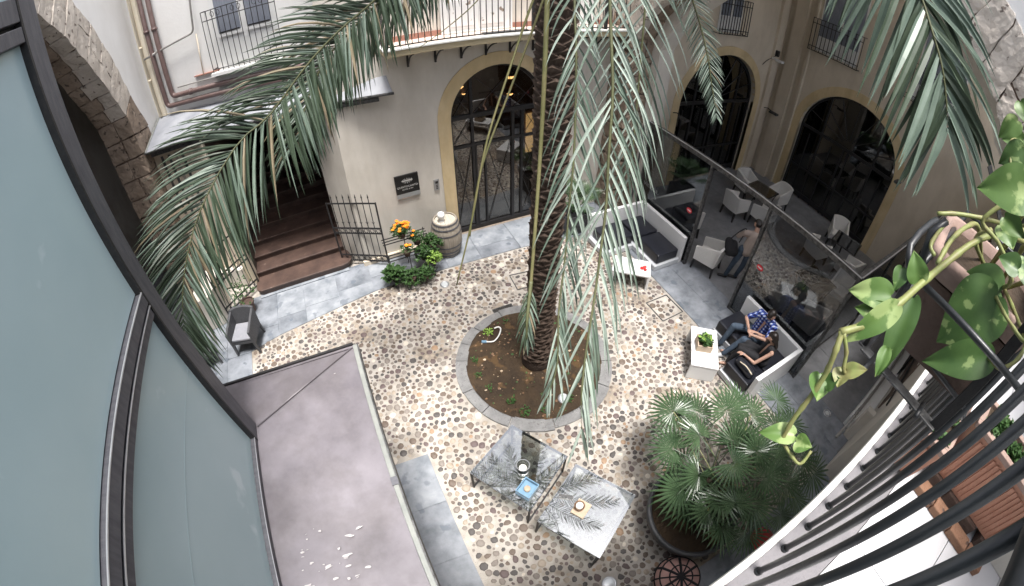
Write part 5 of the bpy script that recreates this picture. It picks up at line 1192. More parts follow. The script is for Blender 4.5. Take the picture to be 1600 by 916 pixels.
def potplant(x, y, z, r, h, label, leafm, n=90, size=.07, spread=.16, hgt=.16, flowers=0, fm='orange', seed=0, potm='terracotta_old', trail=0, grp='potted plants on the stand beside the barrel', cat='potted plant'):
    t = thing('potted_plant', label, cat, (x, y, z), grp)
    rr = random.Random(seed); spread *= 1.22; n = int(n*1.35)
    mb = MB(); mb.lathe([(.001,.0),(r*.7,.0),(r*.95,h*.85),(r*1.05,h*.86),(r*1.05,h),(r*.92,h),(r*.9,h*.85),(.001,h*.85)], (x,y,z), 16); mb.build('pot', potm, t, smooth=False)
    mb = MB()
    for i in range(n):
        a = rr.uniform(0,6.28); q = rr.random()**.5*spread; c = (x+math.cos(a)*q, y+math.sin(a)*q, z+h+hgt*rr.random()*(1-.5*q/spread)-(trail*rr.random() if q > spread*.7 else 0))
        sprig(mb, c, .01, 3, size, rr=rr, up=1.0, wid=.62)
    mb.build('leaves', leafm, t)
    for i in range(flowers):
        a = rr.uniform(0,6.28); q = rr.random()**.6*spread*.85; c = V3((x+math.cos(a)*q, y+math.sin(a)*q, z+h+hgt*rr.uniform(.75,1.25)))
        mb = MB()
        for k in range(10):
            b = 2*math.pi*k/10; d = V3((math.cos(b),math.sin(b),.25)); s_ = V3((-math.sin(b),math.cos(b),0))*.014
            mb.add([c, c+d*.022+s_, c+d*.045, c+d*.022-s_], [(0,1,2,3)])
        mb.ball(c+V3((0,0,.008)), .016, 6); mb.build('flower', fm, t)
    return t
potplant(.95,7.78,.84,.11,.14,'orange marigolds in the highest pot of the stand','herb',120,.06,.19,.18,22,seed=1)
potplant(.95,7.42,.60,.09,.12,'single orange marigold in the middle pot of the stand','herb',40,.05,.12,.12,3,seed=2)
potplant(1.25,7.70,.62,.10,.13,'small pot with one yellow bloom right of the marigolds','herb',55,.06,.14,.14,2,'orange',3)
potplant(1.55,7.62,.42,.12,.14,'dark leafy plant touching the barrel','herb',90,.09,.20,.22,0,seed=4,trail=.15)
potplant(1.48,7.30,.30,.10,.12,'bright lime green plant at the right end of the stand','lime',50,.09,.13,.12,0,seed=5,trail=.08)
potplant(1.32,7.46,.34,.10,.12,'mid green broad leaved plant behind the lime one','herb',70,.10,.17,.18,0,seed=6,trail=.1)
potplant(.55,7.30,.16,.11,.13,'spiky green plant at the left foot of the stand','herb',70,.13,.18,.14,0,seed=7,trail=.12)
potplant(.90,7.12,.12,.11,.12,'low trailing plant at the middle front of the stand','herb',80,.08,.20,.12,0,seed=8,trail=.15)
potplant(1.22,7.10,.12,.10,.12,'low bushy plant at the front beside the spiky one','herb',70,.08,.17,.12,0,seed=9,trail=.12)
potplant(-2.88,7.92,.02,.17,.30,'thin sparse shrub in a pot behind the dark armchair','herb',60,.06,.26,.85,0,seed=10,grp='potted plants elsewhere')
gp = thing('slatted_planter', 'dark grey slatted square planter with a fan palm, seen just right of the trunk', 'planter', (5.05,7.45,0), 'planters')
for i in range(5):
    mb = MB(); z = .03+i*.105; mb.box(4.78,5.32,7.18,7.20,z,z+.095); mb.box(4.78,5.32,7.70,7.72,z,z+.095); mb.box(4.76,4.78,7.18,7.72,z,z+.095); mb.box(5.32,5.34,7.18,7.72,z,z+.095); mb.build('slat', 'grey_planter', gp)
MB().box(4.80,5.30,7.22,7.68,.02,.48).build('planter_core', 'blackcloth', gp)
fp2 = thing('fan_palm', 'dark fan palm in the slatted planter behind the trunk, seen through the hanging fronds', 'fan palm', (5.05,7.45,.5))
_fp = fp; fp = fp2
for i in range(16):
    a = i*2.39996; e = R(75-50*i/16); d = V3((math.cos(a)*math.cos(e), math.sin(a)*math.cos(e), math.sin(e))); L = .35+.3*i/16
    hub = V3((5.05,7.45,.7))+d*L
    if hub.y > 8.0: hub.y = 8.0
    lf = fanleaf(hub, (d+V3((0,0,-.4))), V3((0,0,1)), .30, 800+i); mb = MB(); mb.tube([(5.05,7.45,.5), tuple(hub)], .007, 5); mb.build('petiole', 'fan', lf)
fp = _fp

# ================================================================== ARMCHAIRS (dark, left)
def tub_chair(name, label, wm, cm, group, legm=None, hb=.80, ha=.64, wdt=.58, dpt=.58, hs=.42):
    t = thing(name, label, 'armchair', (0,0,0), group)
    L = legm or wm
    w2, d2 = wdt/2, dpt/2
    o = MB(); o.box(-w2+.03,w2-.03,-d2+.03,d2-.05,hs-.13,hs-.03); o.build('seat', wm, t, bevel=.012)
    o = MB(); o.box(-w2+.06,w2-.06,-d2+.02,d2-.08,hs-.028,hs+.035); o.build('seat_cushion', cm, t, bevel=.02)
    # backrest, slightly raked, curved top
    o = MB(); n = 8; vs = []
    for i in range(n+1):
        x = -w2+wdt*i/n; k = 1-((x/w2)**2)
        for (y, z) in ((d2-.07+.03*k,hs-.12),(d2-.01+.03*k,hs-.12),(d2+.05+.03*k,hb-.05+.05*k),(d2-.01+.03*k,hb-.05+.05*k)): vs.append((x,y,z))
    fs = [(i*4+q, i*4+(q+1)%4, i*4+4+(q+1)%4, i*4+4+q) for i in range(n) for q in range(4)]+[(3,2,1,0),(n*4,n*4+1,n*4+2,n*4+3)]
    o.add(vs, fs); o.build('backrest', wm, t)
    for s_ in (-1, 1):
        o = MB(); x0, x1 = sorted((s_*w2, s_*(w2-.055)))
        o.hexa([(x0,-d2,hs-.14),(x1,-d2,hs-.14),(x1,d2-.02,hs-.14),(x0,d2-.02,hs-.14),(x0,-d2-.01,ha),(x1,-d2-.01,ha),(x1,d2+.02,hb-.06),(x0,d2+.02,hb-.06)]); o.build('arm', wm, t, bevel=.008)
        for y in (-d2+.03, d2-.03):
            o = MB(); sp = .03 if y > 0 else -.02
            a, b = .028, .018
            cx = s_*(w2-.035); o.hexa([(cx-b+s_*.02,y-b+sp,0),(cx+b+s_*.02,y-b+sp,0),(cx+b+s_*.02,y+b+sp,0),(cx-b+s_*.02,y+b+sp,0),(cx-a,y-a,hs-.13),(cx+a,y-a,hs-.13),(cx+a,y+a,hs-.13),(cx-a,y+a,hs-.13)]); o.build('leg', L, t)
    return t
c1 = tub_chair('armchair', 'dark grey rattan armchair with grey cushion at the left edge of the cobbles', 'wicker_dark', 'cushion_grey', 'dark grey rattan armchairs')
c1.location = (-2.88,6.88,.02); c1.rotation_euler = (0,0,R(-12))
c2 = dup(c1, (-3.98,6.75,.02), R(25), 'dark grey rattan armchair half hidden behind the steel frame and frond tips')
wc = tub_chair('cafe_chair', 'white cafe chair standing in the gap between the two glass panes', 'wicker_white', 'wicker_white', 'white rattan cafe chairs', 'iron', .86, .64, .56, .56)
wc.location = (7.30,4.84,.018); wc.rotation_euler = (0,0,R(200))
for (x, y, a, lb) in [(7.75,6.15,R(165),'white cafe chair seen through the left glass pane behind the black cushioned sofa'),
    (9.85,6.2,R(85),'white cafe chair at the left of the farthest cafe table, side on'),
    (10.35,5.5,R(178),'white cafe chair with its back to us at the farthest cafe table'),
    (11.2,6.9,R(-10),'white cafe chair on the far side of the farthest cafe table, against the pilaster'),
    (11.75,6.0,R(-95),'white cafe chair at the right of the farthest cafe table, near the far ochre arch'),
    (12.3,3.85,R(-60),'white cafe chair against the far arch at the right hand cafe table'),
    (10.75,3.7,R(80),'white cafe chair left of the right hand cafe table, seen over the screen rail'),
    (11.0,2.7,R(170),'white cafe chair below the screen corner at the right hand cafe table'),
    (7.75,3.05,R(130),'white cafe chair directly behind the seated man'),
    (8.1,2.15,R(185),'white cafe chair behind the sofa corner with its back to the glass'),
    (9.9,2.35,R(-80),'white cafe chair right of the lattice table nearest the sofa')]:
    dup(wc, (x,y,.018), a, lb)
def cafe_table(x, y, r, label, s_=.8):
    t = thing('cafe_table', label, 'table', (x,y,.018), 'square iron cafe tables'); h = s_/2
    for i in range(6):
        q = -h+.02+(s_-.04)*i/5; mb = MB(); mb.rbox((x+q*math.cos(r),y+q*math.sin(r),.74), (.018,s_-.04,.012), r); mb.build('lattice_bar', 'iron', t)
        mb = MB(); mb.rbox((x-q*math.sin(r),y+q*math.cos(r),.752), (s_-.04,.018,.011), r); mb.build('lattice_bar', 'iron', t)
    mb = MB()
    for q, w_, d_ in ((0,s_,.03),):
        for sx in (-1,1):
            mb.rbox((x+sx*h*math.cos(r),y+sx*h*math.sin(r),.746), (.03,s_+.03,.03), r); mb.rbox((x-sx*h*math.sin(r),y+sx*h*math.cos(r),.746), (s_-.03,.03,.03), r)
    mb.build('edge_frame', 'iron', t)
    mb = MB(); mb.rbox((x,y,.765), (s_,s_,.008), r); mb.build('glass_top', 'glass', t)
    for sx in (-1,1):
        for sy in (-1,1):
            px, py = x+(sx*h*math.cos(r)-sy*h*math.sin(r))*.94, y+(sx*h*math.sin(r)+sy*h*math.cos(r))*.94
            mb = MB(); mb.tube(bez([(px,py,.018),(x+(px-x)*.8,y+(py-y)*.8,.25),(x+(px-x)*.85,y+(py-y)*.85,.5),(px,py,.73)],8), .013, 6); mb.build('leg', 'iron', t)
cafe_table(10.9,6.15,.1,'square iron cafe table between the pilaster and the screen rail'); cafe_table(11.6,3.25,.2,'square iron cafe table behind the corner of the glass screen'); cafe_table(9.0,2.75,-.1,'square lattice topped cafe table seen through the glass behind the seated couple')

# ================================================================== SOFAS
def sofa(label, backv0, backv1, wing_v, wing_u0, flip, cushions):
    "white shell: back along u=6.82 between v0 and v1; wing along wing_v from wing_u0"
    t = thing('corner_sofa', label, 'sofa', (6.4,(backv0+backv1)/2,0), 'white moulded corner sofas')
    MB().box(6.745,6.835,backv0,backv1,.02,.76).build('backrest', 'plastic_white', t, bevel=.01)
    s_ = 1 if flip else -1
    y0, y1 = sorted((wing_v, wing_v-s_*.09))
    MB().box(wing_u0,6.744,y0,y1,.02,.76).build('backrest', 'plastic_white', t, bevel=.01)
    w0, w1 = sorted((wing_v-s_*.09, wing_v-s_*.85))
    MB().box(6.0,6.744,min(backv0,w0) if flip else w1,max(backv1,w1) if flip else backv1,.04,.2).build('base', 'plastic_grey', t, bevel=.008) if False else None
    return t
s1 = sofa('empty white corner sofa with black cushions behind the hanging fronds', 5.25, 6.93, 6.93, 5.15, True, None)
MB().box(5.98,6.744,5.25,6.838,.03,.16).build('base', 'plastic_grey', s1, bevel=.01); MB().box(5.15,5.979,6.12,6.838,.03,.16).build('base', 'plastic_grey', s1, bevel=.01)
for b, lb in (((6.06,6.70,5.30,6.05),0),((6.06,6.70,6.10,6.80),0),((5.25,6.0,6.18,6.80),0)):
    MB().box(b[0],b[1],b[2],b[3],.165,.42).build('cushion', 'black_leather', s1, bevel=.03)
s2 = sofa('white corner sofa with black cushions where the couple sits', 1.56, 3.20, 1.56, 5.38, False, None)
for o in list(s2.children): pass
MB().box(5.98,6.744,1.652,3.20,.03,.16).build('base', 'plastic_grey', s2, bevel=.01); MB().box(5.38,5.979,1.652,2.36,.03,.16).build('base', 'plastic_grey', s2, bevel=.01)
for b in ((6.0,6.68,2.42,3.18),(6.0,6.68,1.70,2.38),(5.42,5.97,1.70,2.32)): MB().box(b[0],b[1],b[2],b[3],.165,.41).build('cushion', 'black_leather', s2, bevel=.03)
def white_table(c, a, sx, sy, label):
    t = thing('low_table', label, 'table', (c[0],c[1],0), 'white moulded low tables')
    mb = MB(); mb.rbox((c[0],c[1],.395), (sx,sy,.05), a); mb.build('table_top', 'plastic_white', t, bevel=.012)
    for s_ in (-1,1):
        d = s_*(sx/2-.03); mb = MB(); mb.rbox((c[0]+d*math.cos(a),c[1]+d*math.sin(a),.188), (.05,sy-.004,.362), a); mb.build('side_panel', 'plastic_white', t, bevel=.008)
white_table((5.25,2.80), math.atan2(.73,.62), .96, .54, 'white low table carrying the wooden plant box, beside the couple')
white_table((5.28,5.28), math.atan2(-.53,.64)+0, .84, .52, 'white low table with red flowers, half covered by frond leaves')
wb2 = thing('plant_box', 'square wooden box of green herbs on the white table by the couple', 'planter', (5.22,2.83,.42)); a_ = .9
mb = MB(); 
for dx, dy, sx, sy in ((.14,0,.015,.30),(-.14,0,.015,.30),(0,.14,.265,.015),(0,-.14,.265,.015)):
    c, s_ = math.cos(a_), math.sin(a_); m2 = MB(); m2.rbox((5.22+dx*c-dy*s_,2.83+dx*s_+dy*c,.50), (sx,sy,.155), a_); m2.build('box_side', 'palewood', wb2)
m2 = MB(); m2.rbox((5.22,2.83,.53), (.26,.26,.05), a_); m2.build('soil', 'soil', wb2)
m2 = MB(); rr = random.Random(12)
for i in range(60): sprig(m2, (5.22+rr.uniform(-.12,.12),2.83+rr.uniform(-.12,.12),.56+rr.random()*.07), .01, 4, .06, rr=rr, up=1.1, wid=.75)
m2.build('herbs', 'lime' if False else 'herb', wb2)
m3 = MB()
for i in range(22): sprig(m3, (5.22+rr.uniform(-.11,.11),2.83+rr.uniform(-.11,.11),.59+rr.random()*.06), .01, 3, .05, rr=rr, up=1.1, wid=.8)
m3.build('young_leaves', 'lime', wb2)
rf = thing('red_flowers', 'small red flowers lying on the white table behind the fronds', 'flowers', (5.50,5.08,.42))
for i in range(6):
    mb = MB(); x, y = 5.50+rr.uniform(-.09,.09), 5.08+rr.uniform(-.06,.06)
    for k in range(7):
        b = 2*math.pi*k/7; mb.ball((x+.022*math.cos(b),y+.022*math.sin(b),.445), .018, 6, 0, (1,1,.7))
    mb.build('bloom', 'redpetal', rf, smooth=True)

# ================================================================== IRON GATES
def gate(h0, h1, label):
    "gate leaf from hinge h0 to free end h1 (x, y)"
    t = thing('iron_gate', label, 'gate', (h0[0],h0[1],.02), 'open iron gate leaves of the stairs')
    A, B = V3((h0[0],h0[1],0)), V3((h1[0],h1[1],0)); W_ = (B-A).length; d = (B-A).normalized(); ang = math.atan2(d.y,d.x)
    def hb(z, hgt=.03, w_=.02): 
        mb = MB(); c = (A+B)/2+V3((0,0,z)); mb.rbox(c, (W_,w_,hgt), ang); mb.build('rail', 'iron', t)
    for z in (.14,.30,.93,1.07,1.72): hb(z)
    n = 9
    for i in range(n):
        p = A+d*(W_*i/(n-1)); big = i in (0,n-1); mb = MB(); top = 1.74 if big else 1.86
        mb.rbox(p+V3((0,0,(.10+top)/2)), (.028 if big else .014,.028 if big else .014,top-.10), ang)
        if not big:
            q = p+V3((0,0,top)); e = .02
            mb.add([q+d*e, q+V3((0,0,.10)), q-d*e, q+V3((-d.y,d.x,0))*e, q-V3((-d.y,d.x,0))*e, q-V3((0,0,.01))], [(0,1,3),(3,1,2),(2,1,4),(4,1,0),(5,3,2),(5,0,3),(5,2,4),(5,4,0)])
            if i % 1 == 0:
                s_ = p+V3((0,0,1.20)); mb.tube([s_+d*.03+V3((0,0,.04)), s_+d*.012, s_, s_-d*.012, s_-d*.03+V3((0,0,.04))], .005, 4)
        mb.build('bar', 'iron', t)
    for i in range(n-1):
        for z, rr_ in ((.22,.062),(1.0,.052)):
            c = A+d*(W_*(i+.5)/(n-1))+V3((0,0,z)); mb = MB(); mb.tube([c+d*(rr_*math.cos(k*math.pi/6))*.85+V3((0,0,rr_*math.sin(k*math.pi/6))) for k in range(13)], .007, 4, cap=False); mb.build('ring', 'iron', t)
gate((-.46,8.55), (.56,7.98), 'open iron gate leaf on the right of the stairs, in front of the pilaster')
gate((-2.62,8.66), (-3.45,7.95), 'open iron gate leaf on the left of the stairs, half covered by the long frond')

# ================================================================== PEOPLE
def fuse(shapes, name, m, parent, voxel=.012, smooth=1):
    "shapes: ('c', p0, p1, r0, r1) tapered limbs or ('e', centre, (rx,ry,rz), rotz); fused into one continuous surface"
    mb = MB()
    for s in shapes:
        if s[0] == 'c':
            p, q = V3(s[1]), V3(s[2]); mb.tube([p, p.lerp(q,.5), q], [s[3], (s[3]+s[4])/2, s[4]], 12); mb.ball(p, s[3]*.999, 12); mb.ball(q, s[4]*.999, 12)
        else:
            k = len(mb.v); mb.ball((0,0,0), 1, 14); mt = Matrix.Rotation(s[3] if len(s) > 3 else 0, 3, 'Z')
            if len(s) > 4: mt = mt @ Matrix.Rotation(s[4], 3, 'Y')
            for i in range(k, len(mb.v)):
                v = V3(mb.v[i]); v = V3((v.x*s[2][0], v.y*s[2][1], v.z*s[2][2])); mb.v[i] = tuple(mt@v+V3(s[1]))
    o = ORG[parent.name]
    tmp = bpy.data.objects.new('tmp', mb.mesh('tmp', m, False, o)); C.objects.link(tmp)
    r = tmp.modifiers.new('r', 'REMESH'); r.mode = 'VOXEL'; r.voxel_size = voxel; r.use_smooth_shade = True
    if smooth: q = tmp.modifiers.new('s', 'SMOOTH'); q.iterations = smooth*2; q.factor = .5
    dg_ = bpy.context.evaluated_depsgraph_get(); dg_.update()
    me = bpy.data.meshes.new_from_object(tmp.evaluated_get(dg_)); bpy.data.objects.remove(tmp)
    me.name = name
    if not me.materials: me.materials.append(M[m])
    ob_ = bpy.data.objects.new(name, me); C.objects.link(ob_); ob_.parent = parent
    return ob_
def hand(wrist, dirv, palmn, sc_=1.0, curl=.5):
    "palm, four unequal curled fingers and a thumb leaving the side of the palm"
    w_ = V3(wrist); d = V3(dirv).normalized(); n_ = V3(palmn); n_ = (n_-d*n_.dot(d)).normalized(); s_ = d.cross(n_).normalized(); out = []
    for k in (-1, -.33, .33, 1): out.append(('c', w_+s_*k*.018*sc_, w_+d*.085*sc_+s_*k*.030*sc_, .015*sc_, .0125*sc_))
    for k, L in ((-1,.062),(-.33,.076),(.33,.080),(1,.070)):
        b = w_+d*.088*sc_+s_*k*.031*sc_; m_ = b+(d*math.cos(curl*.6)+n_*math.sin(curl*.6))*L*.5*sc_; e = m_+(d*math.cos(curl*1.6)+n_*math.sin(curl*1.6))*L*.5*sc_
        out += [('c', b, m_, .0098*sc_, .009*sc_), ('c', m_, e, .009*sc_, .0078*sc_)]
    b = w_+d*.03*sc_+s_*.030*sc_; m_ = b+(d*.6+s_*.8).normalized()*.035*sc_; e = m_+(d*.85+s_*.35+n_*.4).normalized()*.032*sc_
    out += [('c', b, m_, .012*sc_, .010*sc_), ('c', m_, e, .010*sc_, .0085*sc_)]
    return out
def head(c, face, up, sc_=1.0):
    "skull, jaw, nose, brows, lips, ears; face = direction looked at"
    c = V3(c); f = V3(face).normalized(); u_ = V3(up); u_ = (u_-f*u_.dot(f)).normalized(); s_ = f.cross(u_).normalized(); k = sc_
    return [('c', c+u_*.02*k-f*.012*k, c+u_*.028*k+f*.008*k, .086*k, .078*k), ('c', c-u_*.035*k+f*.022*k, c-u_*.068*k+f*.050*k, .058*k, .030*k), ('c', c+s_*.03*k-u_*.01*k+f*.02*k, c-s_*.03*k-u_*.01*k+f*.02*k, .055*k, .055*k),
        ('c', c+f*.080*k+u_*.012*k, c+f*.098*k-u_*.018*k, .009*k, .013*k), ('c', c+f*.078*k+s_*.018*k-u_*.045*k, c+f*.078*k-s_*.018*k-u_*.045*k, .009*k, .009*k),
        ('c', c+f*.077*k+s_*.038*k+u_*.030*k, c+f*.080*k+s_*.012*k+u_*.030*k, .009*k, .009*k), ('c', c+f*.077*k-s_*.038*k+u_*.030*k, c+f*.080*k-s_*.012*k+u_*.030*k, .009*k, .009*k),
        ('c', c+s_*.082*k+u_*.01*k, c+s_*.080*k-u_*.025*k, .014*k, .010*k), ('c', c-s_*.082*k+u_*.01*k, c-s_*.080*k-u_*.025*k, .014*k, .010*k)], (c, f, u_, s_, k)
def eyes(hd_, parent):
    c, f, u_, s_, k = hd_
    for sg in (-1,1):
        mb = MB(); mb.ball(c+f*.074*k+s_*sg*.030*k+u_*.012*k, .011*k, 8); mb.build('eye', 'shoe_black', parent, smooth=True)
# --- man on the sofa
man = thing('person', 'seated man in a blue and white plaid shirt and jeans, looking down at his hands', 'person', (6.4,2.45,.4))
hipL, hipR = V3((6.42,2.62,.50)), V3((6.40,2.36,.50)); chest = V3((6.50,2.42,.86)); shL, shR = V3((6.44,2.62,.99)), V3((6.40,2.20,.99)); hc = V3((6.36,2.36,1.19))
kL, kR = V3((6.02,2.82,.60)), V3((5.97,2.48,.58)); fL, fR = V3((5.90,2.86,.12)), V3((5.76,2.62,.13))
elL, elR = V3((6.28,2.78,.76)), V3((6.22,2.16,.76)); wL, wR = V3((6.10,2.53,.74)), V3((6.08,2.42,.72))
hs_, hinfo = head(hc, (-.75,.05,-.55), (-.3,0,1))
body = hs_+[('c', hc+V3((.03,0,-.06)), V3((6.44,2.41,1.02)), .052,.06), ('c', shL, elL, .048,.040), ('c', elL, wL, .040,.027), ('c', shR, elR, .048,.040), ('c', elR, wR, .040,.027),
    ('c', V3((6.47,2.41,.98)), V3((6.46,2.47,.55)), .10,.12), ('c', shL, shR, .05,.05), ('c', V3((6.44,2.42,.98)), shL,.06,.05), ('c', hipL, hipR, .10,.10), ('c', hipL, kL, .075,.052), ('c', kL, fL, .05,.035), ('c', hipR, kR, .075,.052), ('c', kR, fR, .05,.035)]
body += hand(wL, (wR-wL)+V3((-.03,-.02,0)), (0,0,-1), 1, .8)+hand(wR, V3((-.02,.08,.03)), (0,0,1), 1, .7)
bo = fuse(body, 'body', 'skin', man, .0075, 1); eyes(hinfo, bo)
fuse([('c', shL+V3((0,-.03,0)), shL.lerp(elL,.78), .068,.058), ('c', shR+V3((0,.03,0)), shR.lerp(elR,.78), .068,.058), ('c', shL, shR, .07,.07), ('c', V3((6.47,2.50,.92)), V3((6.45,2.54,.56)), .115,.12), ('c', V3((6.47,2.33,.92)), V3((6.45,2.40,.56)), .115,.12)], 'shirt', 'plaid', man, .012)
fuse([('c', hipL, kL, .092,.068), ('c', kL, fL, .066,.052), ('c', hipR, kR, .092,.068), ('c', kR, fR, .066,.052), ('c', hipL, hipR, .115,.115)], 'trousers', 'denim', man, .012)
c_, f_, u_, s_, _ = hinfo
fuse([('c', c_+u_*.045-f_*.03, c_+u_*.055+f_*.022, .084,.066), ('c', c_-f_*.045-u_*.01, c_-f_*.03+u_*.03, .072,.08)], 'hair', 'hair', man, .01)
for p, q, m_ in ((fL, V3((-.16,.03,0)), 'shoe_black'), (fR, V3((-.16,.10,0)), 'shoe_white')):
    fuse([('c', p+V3((.02,0,-.05)), p+V3((.0,0,-.0)), .048,.045), ('c', p+V3((.01,0,-.06)), p+q+V3((0,0,-.065)), .046,.036)], 'shoe', m_, man, .012)
mb = MB(); mb.tube([c_+f_*.088+s_*.07+u_*.055, c_+f_*.10+u_*.06, c_+f_*.088-s_*.07+u_*.055], .012, 6); mb.build('sunglasses', 'shoe_black', man, label='dark sunglasses pushed up on the forehead')
# --- woman
wo = thing('person', 'seated woman in black leaning towards the man, long dark hair tied back, bare arm', 'person', (6.1,2.0,.4))
hipL, hipR = V3((6.18,2.10,.50)), V3((6.05,1.92,.50)); shL, shR = V3((6.20,2.05,.90)), V3((5.94,1.82,.90)); hc = V3((6.04,2.00,1.10))
kL, kR = V3((5.98,2.50,.55)), V3((5.80,2.36,.53)); fL, fR = V3((5.92,2.62,.12)), V3((5.70,2.42,.12))
elL, elR = V3((6.28,2.28,.72)), V3((5.72,1.94,.62)); wL, wR = V3((6.16,2.42,.76)), V3((5.70,2.20,.60))
hs_, hinfo = head(hc, (-.15,.9,-.35), (0,.1,1), .95)
body = hs_+[('c', hc+V3((0,-.03,-.06)), V3((6.07,1.94,.93)), .042,.050), ('c', shL, elL, .038,.033), ('c', elL, wL, .033,.022), ('c', shR, elR, .040,.034), ('c', elR, wR, .034,.023),
    ('c', V3((6.07,1.94,.88)), V3((6.10,2.0,.55)), .085,.10), ('c', shL, shR, .042,.042), ('c', hipL, hipR, .10,.10), ('c', hipL, kL, .072,.048), ('c', kL, fL, .045,.030), ('c', hipR, kR, .072,.048), ('c', kR, fR, .045,.030),
    ('c', fL+V3((0,0,-.05)), fL+V3((-.08,.12,-.08)), .034,.022), ('c', fR+V3((0,0,-.05)), fR+V3((-.10,.10,-.08)), .034,.022)]
body += hand(wL, V3((-.05,.06,-.01)), (0,0,-1), .9, .7)+hand(wR, V3((-.03,.10,-.02)), (0,0,-1), .9, .4)
bo = fuse(body, 'body', 'skin', wo, .0075, 1); eyes(hinfo, bo)
fuse([('c', V3((6.12,1.99,.90)), V3((6.14,2.04,.55)), .085,.11), ('c', V3((6.01,1.89,.90)), V3((6.05,1.95,.55)), .085,.11)], 'top', 'blackcloth', wo, .012)
fuse([('c', hipL, kL, .098,.075), ('c', kL, fL+V3((0,0,.02)), .072,.058), ('c', hipR, kR, .098,.075), ('c', kR, fR+V3((0,0,.02)), .072,.058), ('c', hipL, hipR, .12,.12), ('c', V3((6.1,2.2,.52)), V3((5.92,2.45,.48)), .10,.07)], 'trousers', 'blackcloth', wo, .012)
c_, f_, u_, s_, _ = hinfo
fuse([('c', c_+u_*.045-f_*.03, c_+u_*.05+f_*.018, .085,.068), ('c', c_-f_*.05-u_*.02, c_-f_*.03+u_*.03, .075,.08), ('c', c_-f_*.07-u_*.04, c_-f_*.10-u_*.16, .05,.035), ('c', c_-f_*.10-u_*.16, c_-f_*.09-u_*.26, .035,.018)], 'hair', 'hair', wo, .01)
for p_, q_ in ((shL+V3((0,0,.035)), V3((6.13,2.06,.86))), (shR+V3((0,0,.035)), V3((5.96,1.92,.84)))): MB().tube([p_, q_], .008, 5).build('strap', 'blackcloth', wo)
mb = MB(); mb.tube([wR+V3((-.028,0,0)), wR+V3((0,.005,.028)), wR+V3((.028,0,0)), wR+V3((0,-.005,-.028)), wR+V3((-.028,0,0))], .007, 6); mb.build('watch', 'steel', wo)
bg_ = thing('handbag', 'black handbag with a pale strap on the sofa in front of the woman', 'bag', (5.62,1.98,.41))
fuse([('c', V3((5.58,1.85,.50)), V3((5.60,2.15,.50)), .09,.09), ('c', V3((5.68,1.88,.48)), V3((5.70,2.1,.48)), .08,.08)], 'bag_body', 'black_leather', bg_, .014)
mb = MB(); mb.tube(bez([(5.54,1.80,.56),(5.50,1.95,.64),(5.52,2.12,.58)],10), .010, 6); mb.build('strap', 'creampipe', bg_)
# --- standing man behind the screen post
sm_ = thing('person', 'person in a beige jacket and jeans leaning forward behind the glass screen post', 'person', (7.62,4.25,.02))
fL, fR = V3((7.55,4.36,.11)), V3((7.78,4.22,.11)); kL, kR = V3((7.55,4.28,.52)), V3((7.74,4.12,.52)); hL, hR = V3((7.62,4.22,.95)), V3((7.74,4.08,.95))
shL, shR = V3((7.60,4.28,1.38)), V3((7.90,4.02,1.38)); hc = V3((7.86,4.22,1.58)); elL, elR = V3((7.62,4.46,1.16)), V3((8.02,4.15,1.14)); wL, wR = V3((7.80,4.52,1.06)), V3((8.02,4.38,1.06))
hs_, hinfo = head(hc, (.35,.6,-.6), (.2,.3,1))
body = hs_+[('c', hc-V3((.04,.05,.07)), V3((7.76,4.13,1.40)), .052,.06), ('c', shL, elL, .045,.038), ('c', elL, wL, .038,.026), ('c', shR, elR, .045,.038), ('c', elR, wR, .038,.026), ('c', V3((7.75,4.14,1.34)), V3((7.68,4.14,.98)), .11,.12), ('c', shL, shR, .05,.05),
    ('c', hL, hR, .09,.09), ('c', hL, kL, .075,.05), ('c', kL, fL, .048,.034), ('c', hR, kR, .075,.05), ('c', kR, fR, .048,.034)]+hand(wL, V3((.1,.0,-.02)), (0,0,-1), 1, .6)+hand(wR, V3((.02,.1,-.02)), (0,0,-1), 1, .6)
bo = fuse(body, 'body', 'skin', sm_, .0085, 1); eyes(hinfo, bo)
fuse([('c', shL, elL, .07,.058), ('c', elL, elL.lerp(wL,.7), .056,.042), ('c', shR, elR, .07,.058), ('c', elR, elR.lerp(wR,.7), .056,.042), ('c', shL, shR, .075,.075), ('c', V3((7.75,4.14,1.34)), V3((7.68,4.14,.95)), .135,.14)], 'jacket', 'beigecloth', sm_, .013)
fuse([('c', hL, kL, .092,.066), ('c', kL, fL, .064,.052), ('c', hR, kR, .092,.066), ('c', kR, fR, .064,.052), ('c', hL, hR, .11,.11)], 'trousers', 'denim', sm_, .013)
c_, f_, u_, s_, _ = hinfo
fuse([('c', c_+u_*.045-f_*.03, c_+u_*.055+f_*.02, .083,.066), ('c', c_-f_*.045-u_*.01, c_-f_*.03+u_*.03, .072,.08)], 'hair', 'hair', sm_, .01)
for p in (fL, fR): fuse([('c', p+V3((.0,-.02,-.04)), p, .045,.045), ('c', p+V3((0,0,-.055)), p+V3((-.12,.12,-.06)), .044,.034)], 'shoe', 'shoe_black', sm_, .013)
sb = thing('shoulder_bag', 'big black shoulder bag hanging at the left side of the beige jacket', 'bag', (7.45,4.45,1.0))
fuse([('c', V3((7.42,4.52,1.02)), V3((7.40,4.40,.84)), .10,.13), ('c', V3((7.50,4.42,1.0)), V3((7.46,4.34,.84)), .09,.12)], 'bag_body', 'blackcloth', sb, .014)
mb = MB(); mb.tube(bez([(7.44,4.52,1.08),(7.52,4.40,1.36),(7.60,4.30,1.46),(7.52,4.32,1.1)],12), .012, 6); mb.build('strap', 'blackcloth', sb)

